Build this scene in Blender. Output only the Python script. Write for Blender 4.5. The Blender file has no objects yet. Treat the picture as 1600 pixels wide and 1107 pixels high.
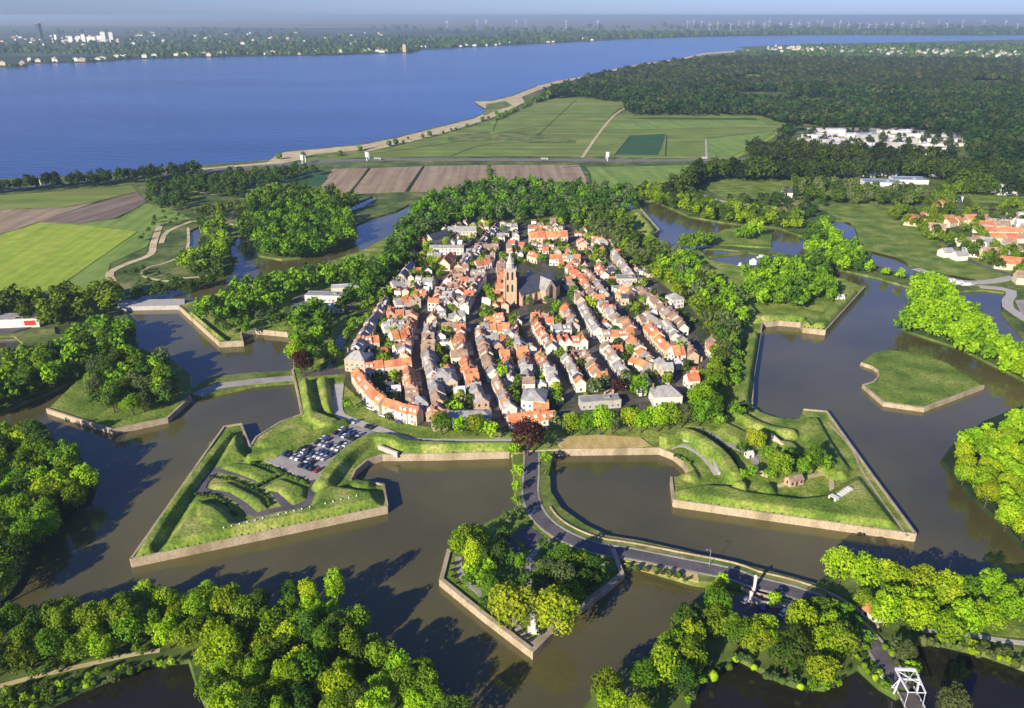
import bpy, math, random
import numpy as np
from mathutils import Vector, Matrix
from mathutils.geometry import tessellate_polygon
RND = random.Random(7)
NPR = np.random.default_rng(11)
C = bpy.context.scene.collection
H = 190.0
FPX = 1256.0
PITCH = math.atan(529.5 / FPX)
CP, SP = math.cos(PITCH), math.sin(PITCH)

def at(px, py, z=0.0):
    """photo pixel (1600 wide) to the point of the real ground at height z"""
    dx = (px - 800) / FPX; dy = (553.5 - py) / FPX
    vy = CP + dy * SP; vz = -SP + dy * CP
    t = (z - H) / vz
    return (dx * t, vy * t)

def proj(x, y, z):
    dz = z - H
    f = y * CP - dz * SP; u = y * SP + dz * CP
    if f <= 1: return (-1e4, -1e4, 1)
    return (800 + FPX * x / f, 553.5 - FPX * u / f, f)

def A(pts, z=0.0):
    return [at(p[0], p[1], z) for p in pts]

def ordn(n):
    w = ['first', 'second', 'third', 'fourth', 'fifth', 'sixth', 'seventh', 'eighth', 'ninth', 'tenth', 'eleventh', 'twelfth']
    if n <= 12: return w[n - 1]
    s = 'th' if 10 <= n % 100 <= 20 else {1: 'st', 2: 'nd', 3: 'rd'}.get(n % 10, 'th')
    return '%d%s' % (n, s)

# ------------------------------------------------------------------ materials
MATS = {}
def newmat(name):
    m = bpy.data.materials.new(name); m.use_nodes = True
    nt = m.node_tree; b = nt.nodes['Principled BSDF']
    MATS[name] = m
    return m, nt, b

def noise_mat(name, cols, scale=0.1, rough=0.9, detail=6, stretch=(1, 1, 1), fine=None, rnd=0.0, spec=0.3, bump=0.0, lo=0.3, hi=0.7, objrnd=None, rot=0.0):
    """cols: 2-4 colours spread over a noise ramp; fine=(scale, amount) adds small value variation; objrnd: colours picked per object"""
    m, nt, b = newmat(name); N = nt.nodes; L = nt.links
    geo = N.new('ShaderNodeNewGeometry')
    mr_ = N.new('ShaderNodeMapping'); mr_.inputs['Rotation'].default_value = (0, 0, rot)
    mp = N.new('ShaderNodeMapping'); mp.inputs['Scale'].default_value = stretch
    L.new(geo.outputs['Position'], mr_.inputs['Vector']); L.new(mr_.outputs[0], mp.inputs['Vector'])
    nz = N.new('ShaderNodeTexNoise'); nz.inputs['Scale'].default_value = scale; nz.inputs['Detail'].default_value = detail
    L.new(mp.outputs[0], nz.inputs['Vector'])
    rp = N.new('ShaderNodeValToRGB')
    e = rp.color_ramp.elements
    n = len(cols)
    e[0].position = lo; e[0].color = (*cols[0], 1); e[1].position = hi; e[1].color = (*cols[-1], 1)
    for i in range(1, n - 1):
        k = e.new(lo + (hi - lo) * i / (n - 1)); k.color = (*cols[i], 1)
    L.new(nz.outputs['Fac'], rp.inputs['Fac'])
    col = rp.outputs['Color']
    if objrnd:
        oi = N.new('ShaderNodeObjectInfo'); r2 = N.new('ShaderNodeValToRGB'); r2.color_ramp.interpolation = 'CONSTANT'
        ee = r2.color_ramp.elements
        ee[0].position = 0; ee[0].color = (*objrnd[0], 1); ee[1].position = 1 / len(objrnd); ee[1].color = (*objrnd[1], 1)
        for i in range(2, len(objrnd)):
            k = ee.new(i / len(objrnd)); k.color = (*objrnd[i], 1)
        L.new(oi.outputs['Random'], r2.inputs['Fac'])
        mx = N.new('ShaderNodeMix'); mx.data_type = 'RGBA'; mx.blend_type = 'MULTIPLY'; mx.inputs['Factor'].default_value = 1
        L.new(col, mx.inputs['A']); L.new(r2.outputs['Color'], mx.inputs['B']); col = mx.outputs['Result']
    if rnd:
        oi = N.new('ShaderNodeObjectInfo')
        hs = N.new('ShaderNodeHueSaturation')
        mr = N.new('ShaderNodeMapRange'); mr.inputs['To Min'].default_value = 0.5 - rnd * 0.07; mr.inputs['To Max'].default_value = 0.5 + rnd * 0.07
        L.new(oi.outputs['Random'], mr.inputs['Value']); L.new(mr.outputs[0], hs.inputs['Hue'])
        ml = N.new('ShaderNodeMath'); ml.operation = 'MULTIPLY_ADD'; ml.inputs[1].default_value = 7.31; ml.inputs[2].default_value = 0
        fr = N.new('ShaderNodeMath'); fr.operation = 'FRACT'
        L.new(oi.outputs['Random'], ml.inputs[0]); L.new(ml.outputs[0], fr.inputs[0])
        m2 = N.new('ShaderNodeMapRange'); m2.inputs['To Min'].default_value = 1 - rnd; m2.inputs['To Max'].default_value = 1 + rnd * 0.7
        L.new(fr.outputs[0], m2.inputs['Value']); L.new(m2.outputs[0], hs.inputs['Value'])
        L.new(col, hs.inputs['Color']); col = hs.outputs['Color']
    if fine:
        n2 = N.new('ShaderNodeTexNoise'); n2.inputs['Scale'].default_value = fine[0]; n2.inputs['Detail'].default_value = 3
        L.new(geo.outputs['Position'], n2.inputs['Vector'])
        mr = N.new('ShaderNodeMapRange'); mr.inputs['From Min'].default_value = 0.3; mr.inputs['From Max'].default_value = 0.7
        mr.inputs['To Min'].default_value = 1 - fine[1]; mr.inputs['To Max'].default_value = 1 + fine[1]
        L.new(n2.outputs['Fac'], mr.inputs['Value'])
        vm = N.new('ShaderNodeVectorMath'); vm.operation = 'SCALE'
        L.new(col, vm.inputs[0]); L.new(mr.outputs[0], vm.inputs['Scale']); col = vm.outputs[0]
    L.new(col, b.inputs['Base Color'])
    b.inputs['Roughness'].default_value = rough
    b.inputs['Specular IOR Level'].default_value = spec
    if bump:
        bp = N.new('ShaderNodeBump'); bp.inputs['Strength'].default_value = 1; bp.inputs['Distance'].default_value = bump
        n3 = N.new('ShaderNodeTexNoise'); n3.inputs['Scale'].default_value = (fine[0] if fine else scale * 4); n3.inputs['Detail'].default_value = 4
        L.new(geo.outputs['Position'], n3.inputs['Vector']); L.new(n3.outputs['Fac'], bp.inputs['Height']); L.new(bp.outputs[0], b.inputs['Normal'])
    return m

def leaf_mat(name, cols, rnd=0.32, trans=0.32, scale=0.22):
    m = noise_mat(name, cols, scale=scale, rough=0.8, detail=4, fine=(1.3, 0.30), rnd=rnd, spec=0.12)
    nt = m.node_tree; N = nt.nodes; L = nt.links; b = N['Principled BSDF']
    src = b.inputs['Base Color'].links[0].from_socket
    t = N.new('ShaderNodeBsdfTranslucent'); L.new(src, t.inputs['Color'])
    mx = N.new('ShaderNodeMixShader'); mx.inputs[0].default_value = trans
    out = [n for n in N if n.type == 'OUTPUT_MATERIAL'][0]
    L.new(b.outputs[0], mx.inputs[1]); L.new(t.outputs[0], mx.inputs[2]); L.new(mx.outputs[0], out.inputs['Surface'])
    return m

def water_mat(name, cols, rough, bscale, bdist, scale, stretch=(1, 1, 1), spec=0.5, ior=1.33, tint=None, rot=0.0):
    m, nt, b = newmat(name); N = nt.nodes; L = nt.links
    geo = N.new('ShaderNodeNewGeometry')
    mp = N.new('ShaderNodeMapping'); mp.inputs['Scale'].default_value = stretch; mp.inputs['Rotation'].default_value = (0, 0, rot)
    L.new(geo.outputs['Position'], mp.inputs['Vector'])
    nz = N.new('ShaderNodeTexNoise'); nz.inputs['Scale'].default_value = scale; nz.inputs['Detail'].default_value = 4
    L.new(mp.outputs[0], nz.inputs['Vector'])
    rp = N.new('ShaderNodeValToRGB'); e = rp.color_ramp.elements
    e[0].position = .3; e[0].color = (*cols[0], 1); e[1].position = .7; e[1].color = (*cols[1], 1)
    L.new(nz.outputs['Fac'], rp.inputs['Fac']); L.new(rp.outputs[0], b.inputs['Base Color'])
    b.inputs['Roughness'].default_value = rough; b.inputs['IOR'].default_value = ior; b.inputs['Specular IOR Level'].default_value = spec
    if tint: b.inputs['Specular Tint'].default_value = (*tint, 1)
    n2 = N.new('ShaderNodeTexNoise'); n2.inputs['Scale'].default_value = bscale; n2.inputs['Detail'].default_value = 3
    L.new(mp.outputs[0], n2.inputs['Vector'])
    bp = N.new('ShaderNodeBump'); bp.inputs['Distance'].default_value = bdist
    L.new(n2.outputs['Fac'], bp.inputs['Height']); L.new(bp.outputs[0], b.inputs['Normal'])
    return m

M = MATS
def heading(p, q):
    a_, b_ = at(*p), at(*q); return -math.atan2(b_[1] - a_[1], b_[0] - a_[0])
G1, G2, G3, G4 = (.075, .13, .015), (.13, .20, .02), (.20, .26, .035), (.24, .26, .06)
noise_mat('grass', [G1, G2, G3, (.30, .31, .08)], .07, detail=9, fine=(.8, .38), bump=.3)
noise_mat('rampart_grass', [(.085, .15, .014), (.15, .225, .022), (.25, .30, .045), (.38, .37, .11)], .085, detail=9, fine=(.8, .38), bump=.35)
noise_mat('rough_meadow', [(.06, .10, .015), (.12, .17, .025), (.20, .22, .05), (.34, .28, .11)], .035, fine=(.35, .35))
noise_mat('wild_ground', [(.035, .06, .012), (.075, .12, .018), (.13, .17, .03), (.26, .23, .09)], .03, detail=8, fine=(.2, .4))
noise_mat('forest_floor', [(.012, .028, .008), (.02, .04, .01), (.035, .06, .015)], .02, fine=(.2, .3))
noise_mat('field_lime', [(.23, .34, .02), (.32, .42, .03), (.40, .44, .05)], .16, stretch=(.03, 1, 1), rot=heading((0, 440), (130, 362)), fine=(.08, .15), detail=2)
noise_mat('field_green', [(.14, .24, .035), (.20, .30, .045), (.26, .33, .065)], .12, stretch=(.06, 1, 1), rot=heading((0, 440), (130, 362)), fine=(.05, .15), detail=3)
noise_mat('field_olive', [(.12, .19, .025), (.19, .25, .035), (.29, .29, .07)], .05, stretch=(.06, 1, 1), fine=(.02, .2))
noise_mat('field_dark', [(.025, .085, .025), (.035, .105, .03), (.05, .12, .035)], .03, stretch=(.1, 1, 1), fine=(.02, .15))
noise_mat('field_soil', [(.27, .18, .10), (.35, .25, .145), (.42, .32, .19)], .16, stretch=(.04, 1, 1), rot=heading((548, 303), (580, 263)), fine=(.06, .12))
noise_mat('field_soil_dark', [(.14, .10, .07), (.20, .145, .10), (.30, .23, .15)], .10, stretch=(.05, 1, 1), rot=heading((60, 347), (215, 302)), fine=(.06, .12))
noise_mat('sand', [(.46, .34, .16), (.60, .47, .25), (.70, .58, .35)], .05, fine=(.15, .15))
noise_mat('reed', [(.46, .32, .10), (.58, .42, .15), (.66, .50, .20)], .3, stretch=(1, .3, 1), fine=(2, .25), bump=.3)
noise_mat('stone', [(.27, .21, .125), (.40, .31, .19), (.49, .39, .26), (.36, .26, .16)], .12, fine=(1.3, .22), bump=.1, stretch=(1, 1, .3))
noise_mat('brick', [(.36, .20, .12), (.44, .26, .16), (.50, .32, .21)], .2, fine=(1.5, .2))
noise_mat('paving', [(.27, .24, .20), (.36, .32, .28), (.42, .37, .31)], .15, fine=(1, .15))
noise_mat('asphalt', [(.085, .076, .078), (.12, .105, .108), (.16, .14, .138)], .12, fine=(.8, .15))
noise_mat('road_brick', [(.085, .07, .06), (.12, .10, .085), (.17, .14, .12)], .12, fine=(.8, .2))
noise_mat('town_ground', [(.02, .045, .01), (.05, .075, .02), (.09, .08, .045), (.13, .11, .075)], .13, detail=4, fine=(.7, .3))
noise_mat('far_ground', [(.018, .035, .015), (.035, .06, .022), (.07, .10, .035), (.20, .18, .11)], .0011, detail=9, stretch=(.6, 1.6, 1), fine=(.006, .45))
noise_mat('far_polder', [(.05, .09, .03), (.13, .15, .06), (.30, .23, .14), (.10, .13, .06)], .0007, detail=4, stretch=(.25, 1.5, 1), fine=(.003, .3))
noise_mat('white_wall', [(.70, .64, .52), (.80, .76, .66)], .5, fine=(.8, .08))
noise_mat('cream_wall', [(.62, .50, .33), (.72, .62, .45)], .5, fine=(.8, .1), rnd=.12)
noise_mat('brick_wall', [(.54, .36, .23), (.66, .48, .33)], .5, fine=(1.2, .18), rnd=.15)
noise_mat('orange_tile', [(.54, .17, .06), (.64, .24, .10), (.68, .33, .17)], .3, fine=(1.3, .25), rnd=.16)
noise_mat('brown_tile', [(.26, .16, .10), (.36, .24, .16), (.44, .31, .22)], .3, fine=(1.3, .22), rnd=.16)
noise_mat('slate_roof', [(.055, .06, .085), (.08, .085, .11)], .3, fine=(1.2, .2))
noise_mat('grey_roof', [(.26, .25, .23), (.36, .34, .31), (.44, .41, .37)], .3, fine=(1.2, .2), rnd=.12)
noise_mat('white_roof', [(.50, .50, .50), (.66, .65, .65)], .05, fine=(.2, .08), rnd=.06)
noise_mat('glass_roof', [(.30, .34, .42), (.42, .46, .54)], .1, rough=.3)
noise_mat('chimney_brick', [(.30, .14, .09), (.40, .22, .15)], 1.0)
noise_mat('window_glass', [(.02, .025, .035), (.045, .05, .06)], .8, rough=.15, spec=.6)
noise_mat('white_paint', [(.74, .74, .72), (.80, .80, .78)], .8, rough=.5)
noise_mat('grey_metal', [(.30, .30, .30), (.38, .38, .38)], .8, rough=.5)
noise_mat('red_paint', [(.60, .03, .02), (.70, .05, .03)], .8, rough=.5)
noise_mat('concrete', [(.42, .38, .33), (.52, .48, .42)], .5, fine=(1.5, .15))
noise_mat('bark', [(.05, .035, .022), (.11, .08, .05)], 1.5)
noise_mat('tyre', [(.015, .015, .015), (.025, .025, .025)], 2)
noise_mat('car_white', [(.75, .75, .75), (.8, .8, .8)], 1, rough=.3, spec=.6)
noise_mat('car_silver', [(.42, .43, .45), (.5, .51, .53)], 1, rough=.3, spec=.6)
noise_mat('car_blue', [(.03, .06, .18), (.04, .08, .22)], 1, rough=.3, spec=.6)
noise_mat('car_black', [(.015, .015, .02), (.03, .03, .035)], 1, rough=.3, spec=.6)
noise_mat('car_red', [(.30, .03, .02), (.38, .04, .03)], 1, rough=.3, spec=.6)
noise_mat('skin', [(.5, .32, .24), (.55, .36, .27)], 1)
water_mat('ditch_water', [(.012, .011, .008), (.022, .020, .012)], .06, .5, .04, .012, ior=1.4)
noise_mat('tower_brick', [(.46, .30, .18), (.58, .40, .25), (.50, .34, .21)], .4, fine=(1.2, .18))
leaf_mat('leaf_lime', [(.20, .34, .006), (.32, .49, .010), (.46, .58, .025)])
leaf_mat('leaf_green', [(.11, .21, .008), (.18, .31, .012), (.28, .40, .025)])
leaf_mat('leaf_deep', [(.05, .10, .010), (.08, .15, .014), (.13, .20, .025)])
leaf_mat('leaf_olive', [(.11, .16, .045), (.15, .20, .055), (.20, .24, .075)])
leaf_mat('leaf_yellow', [(.28, .37, .012), (.38, .45, .018), (.48, .50, .03)], rnd=.08)
leaf_mat('leaf_copper', [(.055, .018, .018), (.085, .028, .024), (.12, .045, .03)], rnd=.08)
leaf_mat('leaf_forest', [(.022, .050, .015), (.042, .082, .020), (.10, .14, .04)], scale=.006)
leaf_mat('leaf_forest_olive', [(.055, .075, .02), (.095, .12, .03), (.17, .18, .06)], scale=.008)
leaf_mat('leaf_wild', [(.04, .085, .015), (.075, .13, .02), (.15, .20, .05)], scale=.05)
water_mat('moat_water', [(.072, .065, .024), (.140, .120, .038)], .09, .5, .06, .012, ior=1.52)
water_mat('lake_water', [(.004, .015, .090), (.038, .070, .205)], .2, .07, 1.0, .0030, stretch=(.4, 1.1, 1), ior=1.33, rot=-.1)

# ------------------------------------------------------------------ objects
def mesh_data(name, V, F, mats, mi=None, smooth=False):
    me = bpy.data.meshes.new(name)
    V = np.asarray(V, dtype=np.float32)
    if isinstance(F, np.ndarray):
        n, k = F.shape
        me.vertices.add(len(V)); me.vertices.foreach_set('co', V.ravel())
        me.loops.add(n * k); me.loops.foreach_set('vertex_index', F.astype(np.int32).ravel())
        me.polygons.add(n); me.polygons.foreach_set('loop_start', np.arange(0, n * k, k, dtype=np.int32))
        try: me.polygons.foreach_set('loop_total', np.full(n, k, dtype=np.int32))
        except Exception: pass
    else:
        me.from_pydata([tuple(map(float, v)) for v in V], [], F)
    for m in (mats if isinstance(mats, (list, tuple)) else [mats]): me.materials.append(MATS[m])
    if mi is not None: me.polygons.foreach_set('material_index', np.asarray(mi, dtype=np.int32))
    if smooth: me.polygons.foreach_set('use_smooth', np.ones(len(me.polygons), dtype=bool))
    me.update(calc_edges=True)
    return me

def link(name, me, parent=None, loc=None, rz=None, scale=None):
    o = bpy.data.objects.new(name, me); C.objects.link(o)
    if parent: o.parent = parent
    if loc is not None: o.location = loc
    if rz is not None: o.rotation_euler = (0, 0, rz)
    if scale is not None: o.scale = scale
    return o

def tag(o, label=None, cat=None, group=None, kind=None):
    if label: o['label'] = label
    if cat: o['category'] = cat
    if group: o['group'] = group
    if kind: o['kind'] = kind
    return o

def empty(name, loc, rz=0.0):
    o = bpy.data.objects.new(name, None); C.objects.link(o); o.location = loc; o.rotation_euler = (0, 0, rz)
    o.empty_display_size = .5
    return o

class MB:
    def __init__(s): s.V = []; s.F = []; s.I = []
    def add(s, V, F, mi=0):
        n = len(s.V); s.V += [tuple(v) for v in V]; s.F += [tuple(i + n for i in f) for f in F]; s.I += [mi] * len(F); return s
    def box(s, x0, y0, z0, x1, y1, z1, mi=0):
        return s.add([(x0, y0, z0), (x1, y0, z0), (x1, y1, z0), (x0, y1, z0), (x0, y0, z1), (x1, y0, z1), (x1, y1, z1), (x0, y1, z1)],
                     [(0, 3, 2, 1), (4, 5, 6, 7), (0, 1, 5, 4), (1, 2, 6, 5), (2, 3, 7, 6), (3, 0, 4, 7)], mi)
    def bar(s, a, b, w, h=None, mi=0):
        a = Vector(a); b = Vector(b); d = (b - a).normalized(); h = h or w
        sd = d.cross(Vector((0, 0, 1)))
        if sd.length < 1e-3: sd = Vector((1, 0, 0))
        sd.normalize(); up = sd.cross(d)
        V = [p + sd * i * w / 2 + up * j * h / 2 for p in (a, b) for i, j in ((-1, -1), (1, -1), (1, 1), (-1, 1))]
        return s.add(V, [(0, 1, 2, 3), (7, 6, 5, 4), (0, 4, 5, 1), (1, 5, 6, 2), (2, 6, 7, 3), (3, 7, 4, 0)], mi)
    def cyl(s, x, y, z0, z1, r0, r1=None, n=10, mi=0):
        r1 = r0 if r1 is None else r1
        V = [(x + r * math.cos(6.2832 * i / n), y + r * math.sin(6.2832 * i / n), z) for z, r in ((z0, r0), (z1, r1)) for i in range(n)]
        F = [(i, (i + 1) % n, n + (i + 1) % n, n + i) for i in range(n)] + [tuple(range(n - 1, -1, -1)), tuple(range(n, 2 * n))]
        return s.add(V, F, mi)
    def build(s, name, mats, parent=None, **k):
        ms = mats if isinstance(mats, (list, tuple)) else [mats]
        return link(name, mesh_data(name, s.V, s.F, ms, s.I if len(ms) > 1 else None), parent, **k)
    def place(s, x, y, z, rz):
        c, n = math.cos(rz), math.sin(rz)
        s.V = [(x + c * a - n * b, y + n * a + c * b, z + d) for a, b, d in s.V]; return s

def signed_area(P):
    return .5 * sum(P[i][0] * P[(i + 1) % len(P)][1] - P[(i + 1) % len(P)][0] * P[i][1] for i in range(len(P)))

def inset(P, d):
    """P counter-clockwise; moves every edge inward by d (mitre limited)"""
    n = len(P); out = []
    for i in range(n):
        a, b, c = Vector(P[i - 1]), Vector(P[i]), Vector(P[(i + 1) % n])
        e1 = (b - a); e2 = (c - b)
        if e1.length < 1e-6 or e2.length < 1e-6: out.append(tuple(b)); continue
        e1.normalize(); e2.normalize()
        n1 = Vector((-e1.y, e1.x)); n2 = Vector((-e2.y, e2.x)); m = n1 + n2
        if m.length < 1e-3: m = n1
        m.normalize(); k = d / max(.35, m.dot(n1)); out.append((b.x + m.x * k, b.y + m.y * k))
    return out

def rough_edge(P, step, amp, seed=1):
    """subdivides an outline so banks do not run dead straight"""
    r = random.Random(seed); out = []
    for i in range(len(P)):
        a = Vector(P[i]); b = Vector(P[(i + 1) % len(P)]); L = (b - a).length; n = max(1, min(60, int(L / step)))
        for k in range(n):
            p = a.lerp(b, k / n)
            if k: p = p + Vector((r.uniform(-amp, amp), r.uniform(-amp, amp)))
            out.append((p.x, p.y))
    return out

def land(name, P, z1, mat, slope=1.5, z0=-1.5, label=None, cat=None, kind='structure', holes=(), bank=None):
    if signed_area(P) < 0: P = P[::-1]
    hl = [h if signed_area(h) < 0 else h[::-1] for h in holes]   # clockwise: inset() grows them
    loops = [P] + list(hl)
    V = []; F = []; I = []
    tops = []
    for lp in loops:
        top = inset(lp, slope) if slope else lp
        n = len(lp); b = len(V)
        V += [(x, y, z0) for x, y in lp] + [(x, y, z1) for x, y in top]
        for i in range(n):
            j = (i + 1) % n; F.append((b + i, b + j, b + n + j, b + n + i)); I.append(1 if bank else 0)
        tops.append((b + n, top))
    idx = [s + i for s, t in tops for i in range(len(t))]
    tris = tessellate_polygon([[Vector((x, y, 0)) for x, y in t] for s, t in tops])
    for t in tris:
        a, b_, c = (idx[t[0]], idx[t[1]], idx[t[2]])
        va, vb, vc = V[a], V[b_], V[c]
        if (vb[0] - va[0]) * (vc[1] - va[1]) - (vb[1] - va[1]) * (vc[0] - va[0]) < 0: b_, c = c, b_
        F.append((a, b_, c)); I.append(0)
    o = link(name, mesh_data(name, V, F, [mat, bank] if bank else mat, I if bank else None))
    return tag(o, label, cat, kind=kind)

def sheet(name, P, z, mat, th=.25, label=None, cat=None, kind='structure'):
    return land(name, P, z, mat, slope=0, z0=z - th, label=label, cat=cat, kind=kind)

def offsets(P, closed=False):
    n = len(P); out = []
    for i in range(n):
        if closed: a, b, c = Vector(P[i - 1]), Vector(P[i]), Vector(P[(i + 1) % n])
        else:
            b = Vector(P[i]); a = Vector(P[i - 1]) if i else b * 2 - Vector(P[1]); c = Vector(P[i + 1]) if i < n - 1 else b * 2 - Vector(P[n - 2])
        e1 = (b - a).normalized(); e2 = (c - b).normalized()
        m = Vector((-e1.y - e2.y, e1.x + e2.x))
        if m.length < 1e-3: m = Vector((-e1.y, e1.x))
        m.normalize(); k = 1 / max(.4, m.dot(Vector((-e1.y, e1.x)))); out.append(m * k)
    return out

def smooth_line(P, n=4):
    out = []
    for i in range(len(P) - 1):
        p0 = P[max(i - 1, 0)]; p1 = P[i]; p2 = P[i + 1]; p3 = P[min(i + 2, len(P) - 1)]
        for k in range(n):
            t = k / n
            out.append(tuple(.5 * (2 * b + (c - a) * t + (2 * a - 5 * b + 4 * c - d) * t * t + (-a + 3 * b - 3 * c + d) * t ** 3) for a, b, c, d in zip(p0, p1, p2, p3)))
    out.append(tuple(P[-1])); return out

def profile(name, P, prof, mat, mi=None, **k):
    """sweeps a cross-section [(offset, z), ...] along the line P; ends closed"""
    n = len(P); of = offsets(P); q = len(prof); V = []; F = []
    for i in range(n):
        for s, z in prof: V.append((P[i][0] + of[i].x * s, P[i][1] + of[i].y * s, z))
    for i in range(n - 1):
        for j in range(q - 1):
            F.append((i * q + j, (i + 1) * q + j, (i + 1) * q + j + 1, i * q + j + 1))
    F.append(tuple(range(q))); F.append(tuple((n - 1) * q + j for j in range(q - 1, -1, -1)))
    o = link(name, mesh_data(name, V, F, mat)); 
    return tag(o, **k)

def ribbon(name, P, w, z, mat, th=.2, sm=3, **k):
    if sm: P = smooth_line(P, sm)
    return profile(name, P, [(w / 2, z - th), (w / 2, z), (-w / 2, z), (-w / 2, z - th)], mat, **k)

def ridge(P, base, top, z0, z1, mat='rampart_grass', name='rampart', sm=3, ends=True, **k):
    """earth bank with sloping sides and tapered ends"""
    if sm: P = smooth_line(P, sm)
    if ends and len(P) > 1:
        a, b = Vector(P[0]), Vector(P[1]); d = (b - a).normalized(); t = (z1 - z0) * 1.0
        P = list(P); full = P
    of = offsets(P); V = []; F = []; n = len(P)
    for i in range(n):
        e = 0 if (ends and i in (0, n - 1)) else 1
        zz = z1 if e else z0 + .02
        if i in (0, n - 1) and ends:
            d = Vector(P[0]) - Vector(P[1]) if i == 0 else Vector(P[-1]) - Vector(P[-2])
            d.normalize(); p = Vector(P[i]) + d * (z1 - z0) * .6
        else: p = Vector(P[i])
        jit = [RND.uniform(-.25, .25) for _ in range(2)]
        for s, z in ((base / 2, z0 - .3), (top / 2 + jit[0], zz), (-top / 2 + jit[1], zz), (-base / 2, z0 - .3)):
            V.append((p.x + of[i].x * s, p.y + of[i].y * s, z))
    if ends:   # double the end ring so the crest starts at full height a little inside
        def ring(i, dirsign):
            d = (Vector(P[0]) - Vector(P[1])).normalized() if i == 0 else (Vector(P[-1]) - Vector(P[-2])).normalized()
            p = Vector(P[i]) - d * .3
            return [(p.x + of[i].x * s, p.y + of[i].y * s, z) for s, z in ((base / 2, z0 - .3), (top / 2, z1), (-top / 2, z1), (-base / 2, z0 - .3))]
        V = V[:4] + ring(0, 1) + V[4:-4] + ring(n - 1, -1) + V[-4:]
        n += 2
    for i in range(n - 1):
        for j in range(3): F.append((i * 4 + j, (i + 1) * 4 + j, (i + 1) * 4 + j + 1, i * 4 + j + 1))
    F.append((0, 1, 2, 3)); F.append(tuple((n - 1) * 4 + j for j in (3, 2, 1, 0)))
    o = link(name, mesh_data(name, V, F, mat))
    return tag(o, **k)

def inside(p, P):
    x, y = p; c = False; n = len(P); j = n - 1
    for i in range(n):
        xi, yi = P[i]; xj, yj = P[j]
        if (yi > y) != (yj > y) and x < (xj - xi) * (y - yi) / (yj - yi) + xi: c = not c
        j = i
    return c

def line_dist(p, P):
    best = 1e9; p = Vector(p)
    for i in range(len(P) - 1):
        a = Vector(P[i]); b = Vector(P[i + 1]); d = b - a; t = max(0, min(1, (p - a).dot(d) / max(d.length_squared, 1e-9)))
        best = min(best, (a + d * t - p).length)
    return best

def scatter(P, sp, rnd, jitter=.35):
    """roughly even points inside polygon P"""
    xs = [p[0] for p in P]; ys = [p[1] for p in P]; out = []
    y = min(ys) - rnd.random() * sp; row = 0
    while y < max(ys):
        x = min(xs) + (row % 2) * sp / 2 - rnd.random() * sp * .3
        while x < max(xs):
            q = (x + rnd.uniform(-jitter, jitter) * sp, y + rnd.uniform(-jitter, jitter) * sp)
            if inside(q, P): out.append(q)
            x += sp
        y += sp * .87; row += 1
    return out
# ------------------------------------------------------------------ water, land, banks
def big_plane(name, x0, y0, x1, y1, z, mat):
    return tag(link(name, mesh_data(name, [(x0, y0, z), (x1, y0, z), (x1, y1, z), (x0, y1, z)], [(0, 1, 2, 3)], mat)), kind='structure')
big_plane('moat_water', -4000, -600, 4000, 900, 0, 'moat_water')
big_plane('lake_water', -40000, 900, 40000, 40000, 0, 'lake_water')

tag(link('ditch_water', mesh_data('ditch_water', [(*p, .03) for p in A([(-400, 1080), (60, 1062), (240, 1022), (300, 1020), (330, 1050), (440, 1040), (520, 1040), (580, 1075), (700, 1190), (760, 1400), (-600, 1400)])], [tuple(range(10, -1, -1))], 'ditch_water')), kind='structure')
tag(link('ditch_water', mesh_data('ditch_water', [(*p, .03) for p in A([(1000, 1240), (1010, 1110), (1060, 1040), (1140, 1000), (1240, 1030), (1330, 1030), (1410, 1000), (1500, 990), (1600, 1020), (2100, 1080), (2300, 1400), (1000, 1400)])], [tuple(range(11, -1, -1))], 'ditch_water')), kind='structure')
SHORE = [(-700, 310), (-300, 296), (0, 281), (130, 275), (250, 263), (330, 258), (420, 251), (432, 243), (445, 238), (500, 233), (560, 227), (620, 215), (680, 200),
         (740, 185), (765, 173), (748, 163), (742, 159), (770, 157), (800, 150), (838, 135), (870, 127), (900, 122), (960, 108), (1010, 99), (1060, 92), (1100, 83),
         (1170, 78), (1150, 74), (1220, 71), (1290, 69), (1400, 67), (1600, 62), (2400, 62)]
NSHORE = [(1600, 598), (1500, 548), (1405, 517), (1412, 490), (1425, 453), (1370, 437), (1300, 421), (1256, 409), (1254, 372), (1215, 358), (1130, 350), (1075, 340), (1045, 326), (1020, 316), (985, 316), (900, 314),
          (870, 316), (800, 318), (700, 316), (640, 322), (620, 332), (585, 342), (560, 352), (556, 365), (548, 383), (480, 404), (440, 408), (403, 402), (396, 376), (372, 372), (362, 385), (362, 405),
          (366, 424), (354, 431), (300, 443), (236, 457), (203, 471), (190, 484), (212, 505), (217, 546), (150, 580), (90, 612), (0, 650), (-120, 700), (-700, 900)]
main_pts = A(SHORE) + [(9000, 3500), (1400, 300)] + A([(1850, 720)]) + A(NSHORE) + [(-2600, 500)]
def bean(pts): return A(pts)
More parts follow.
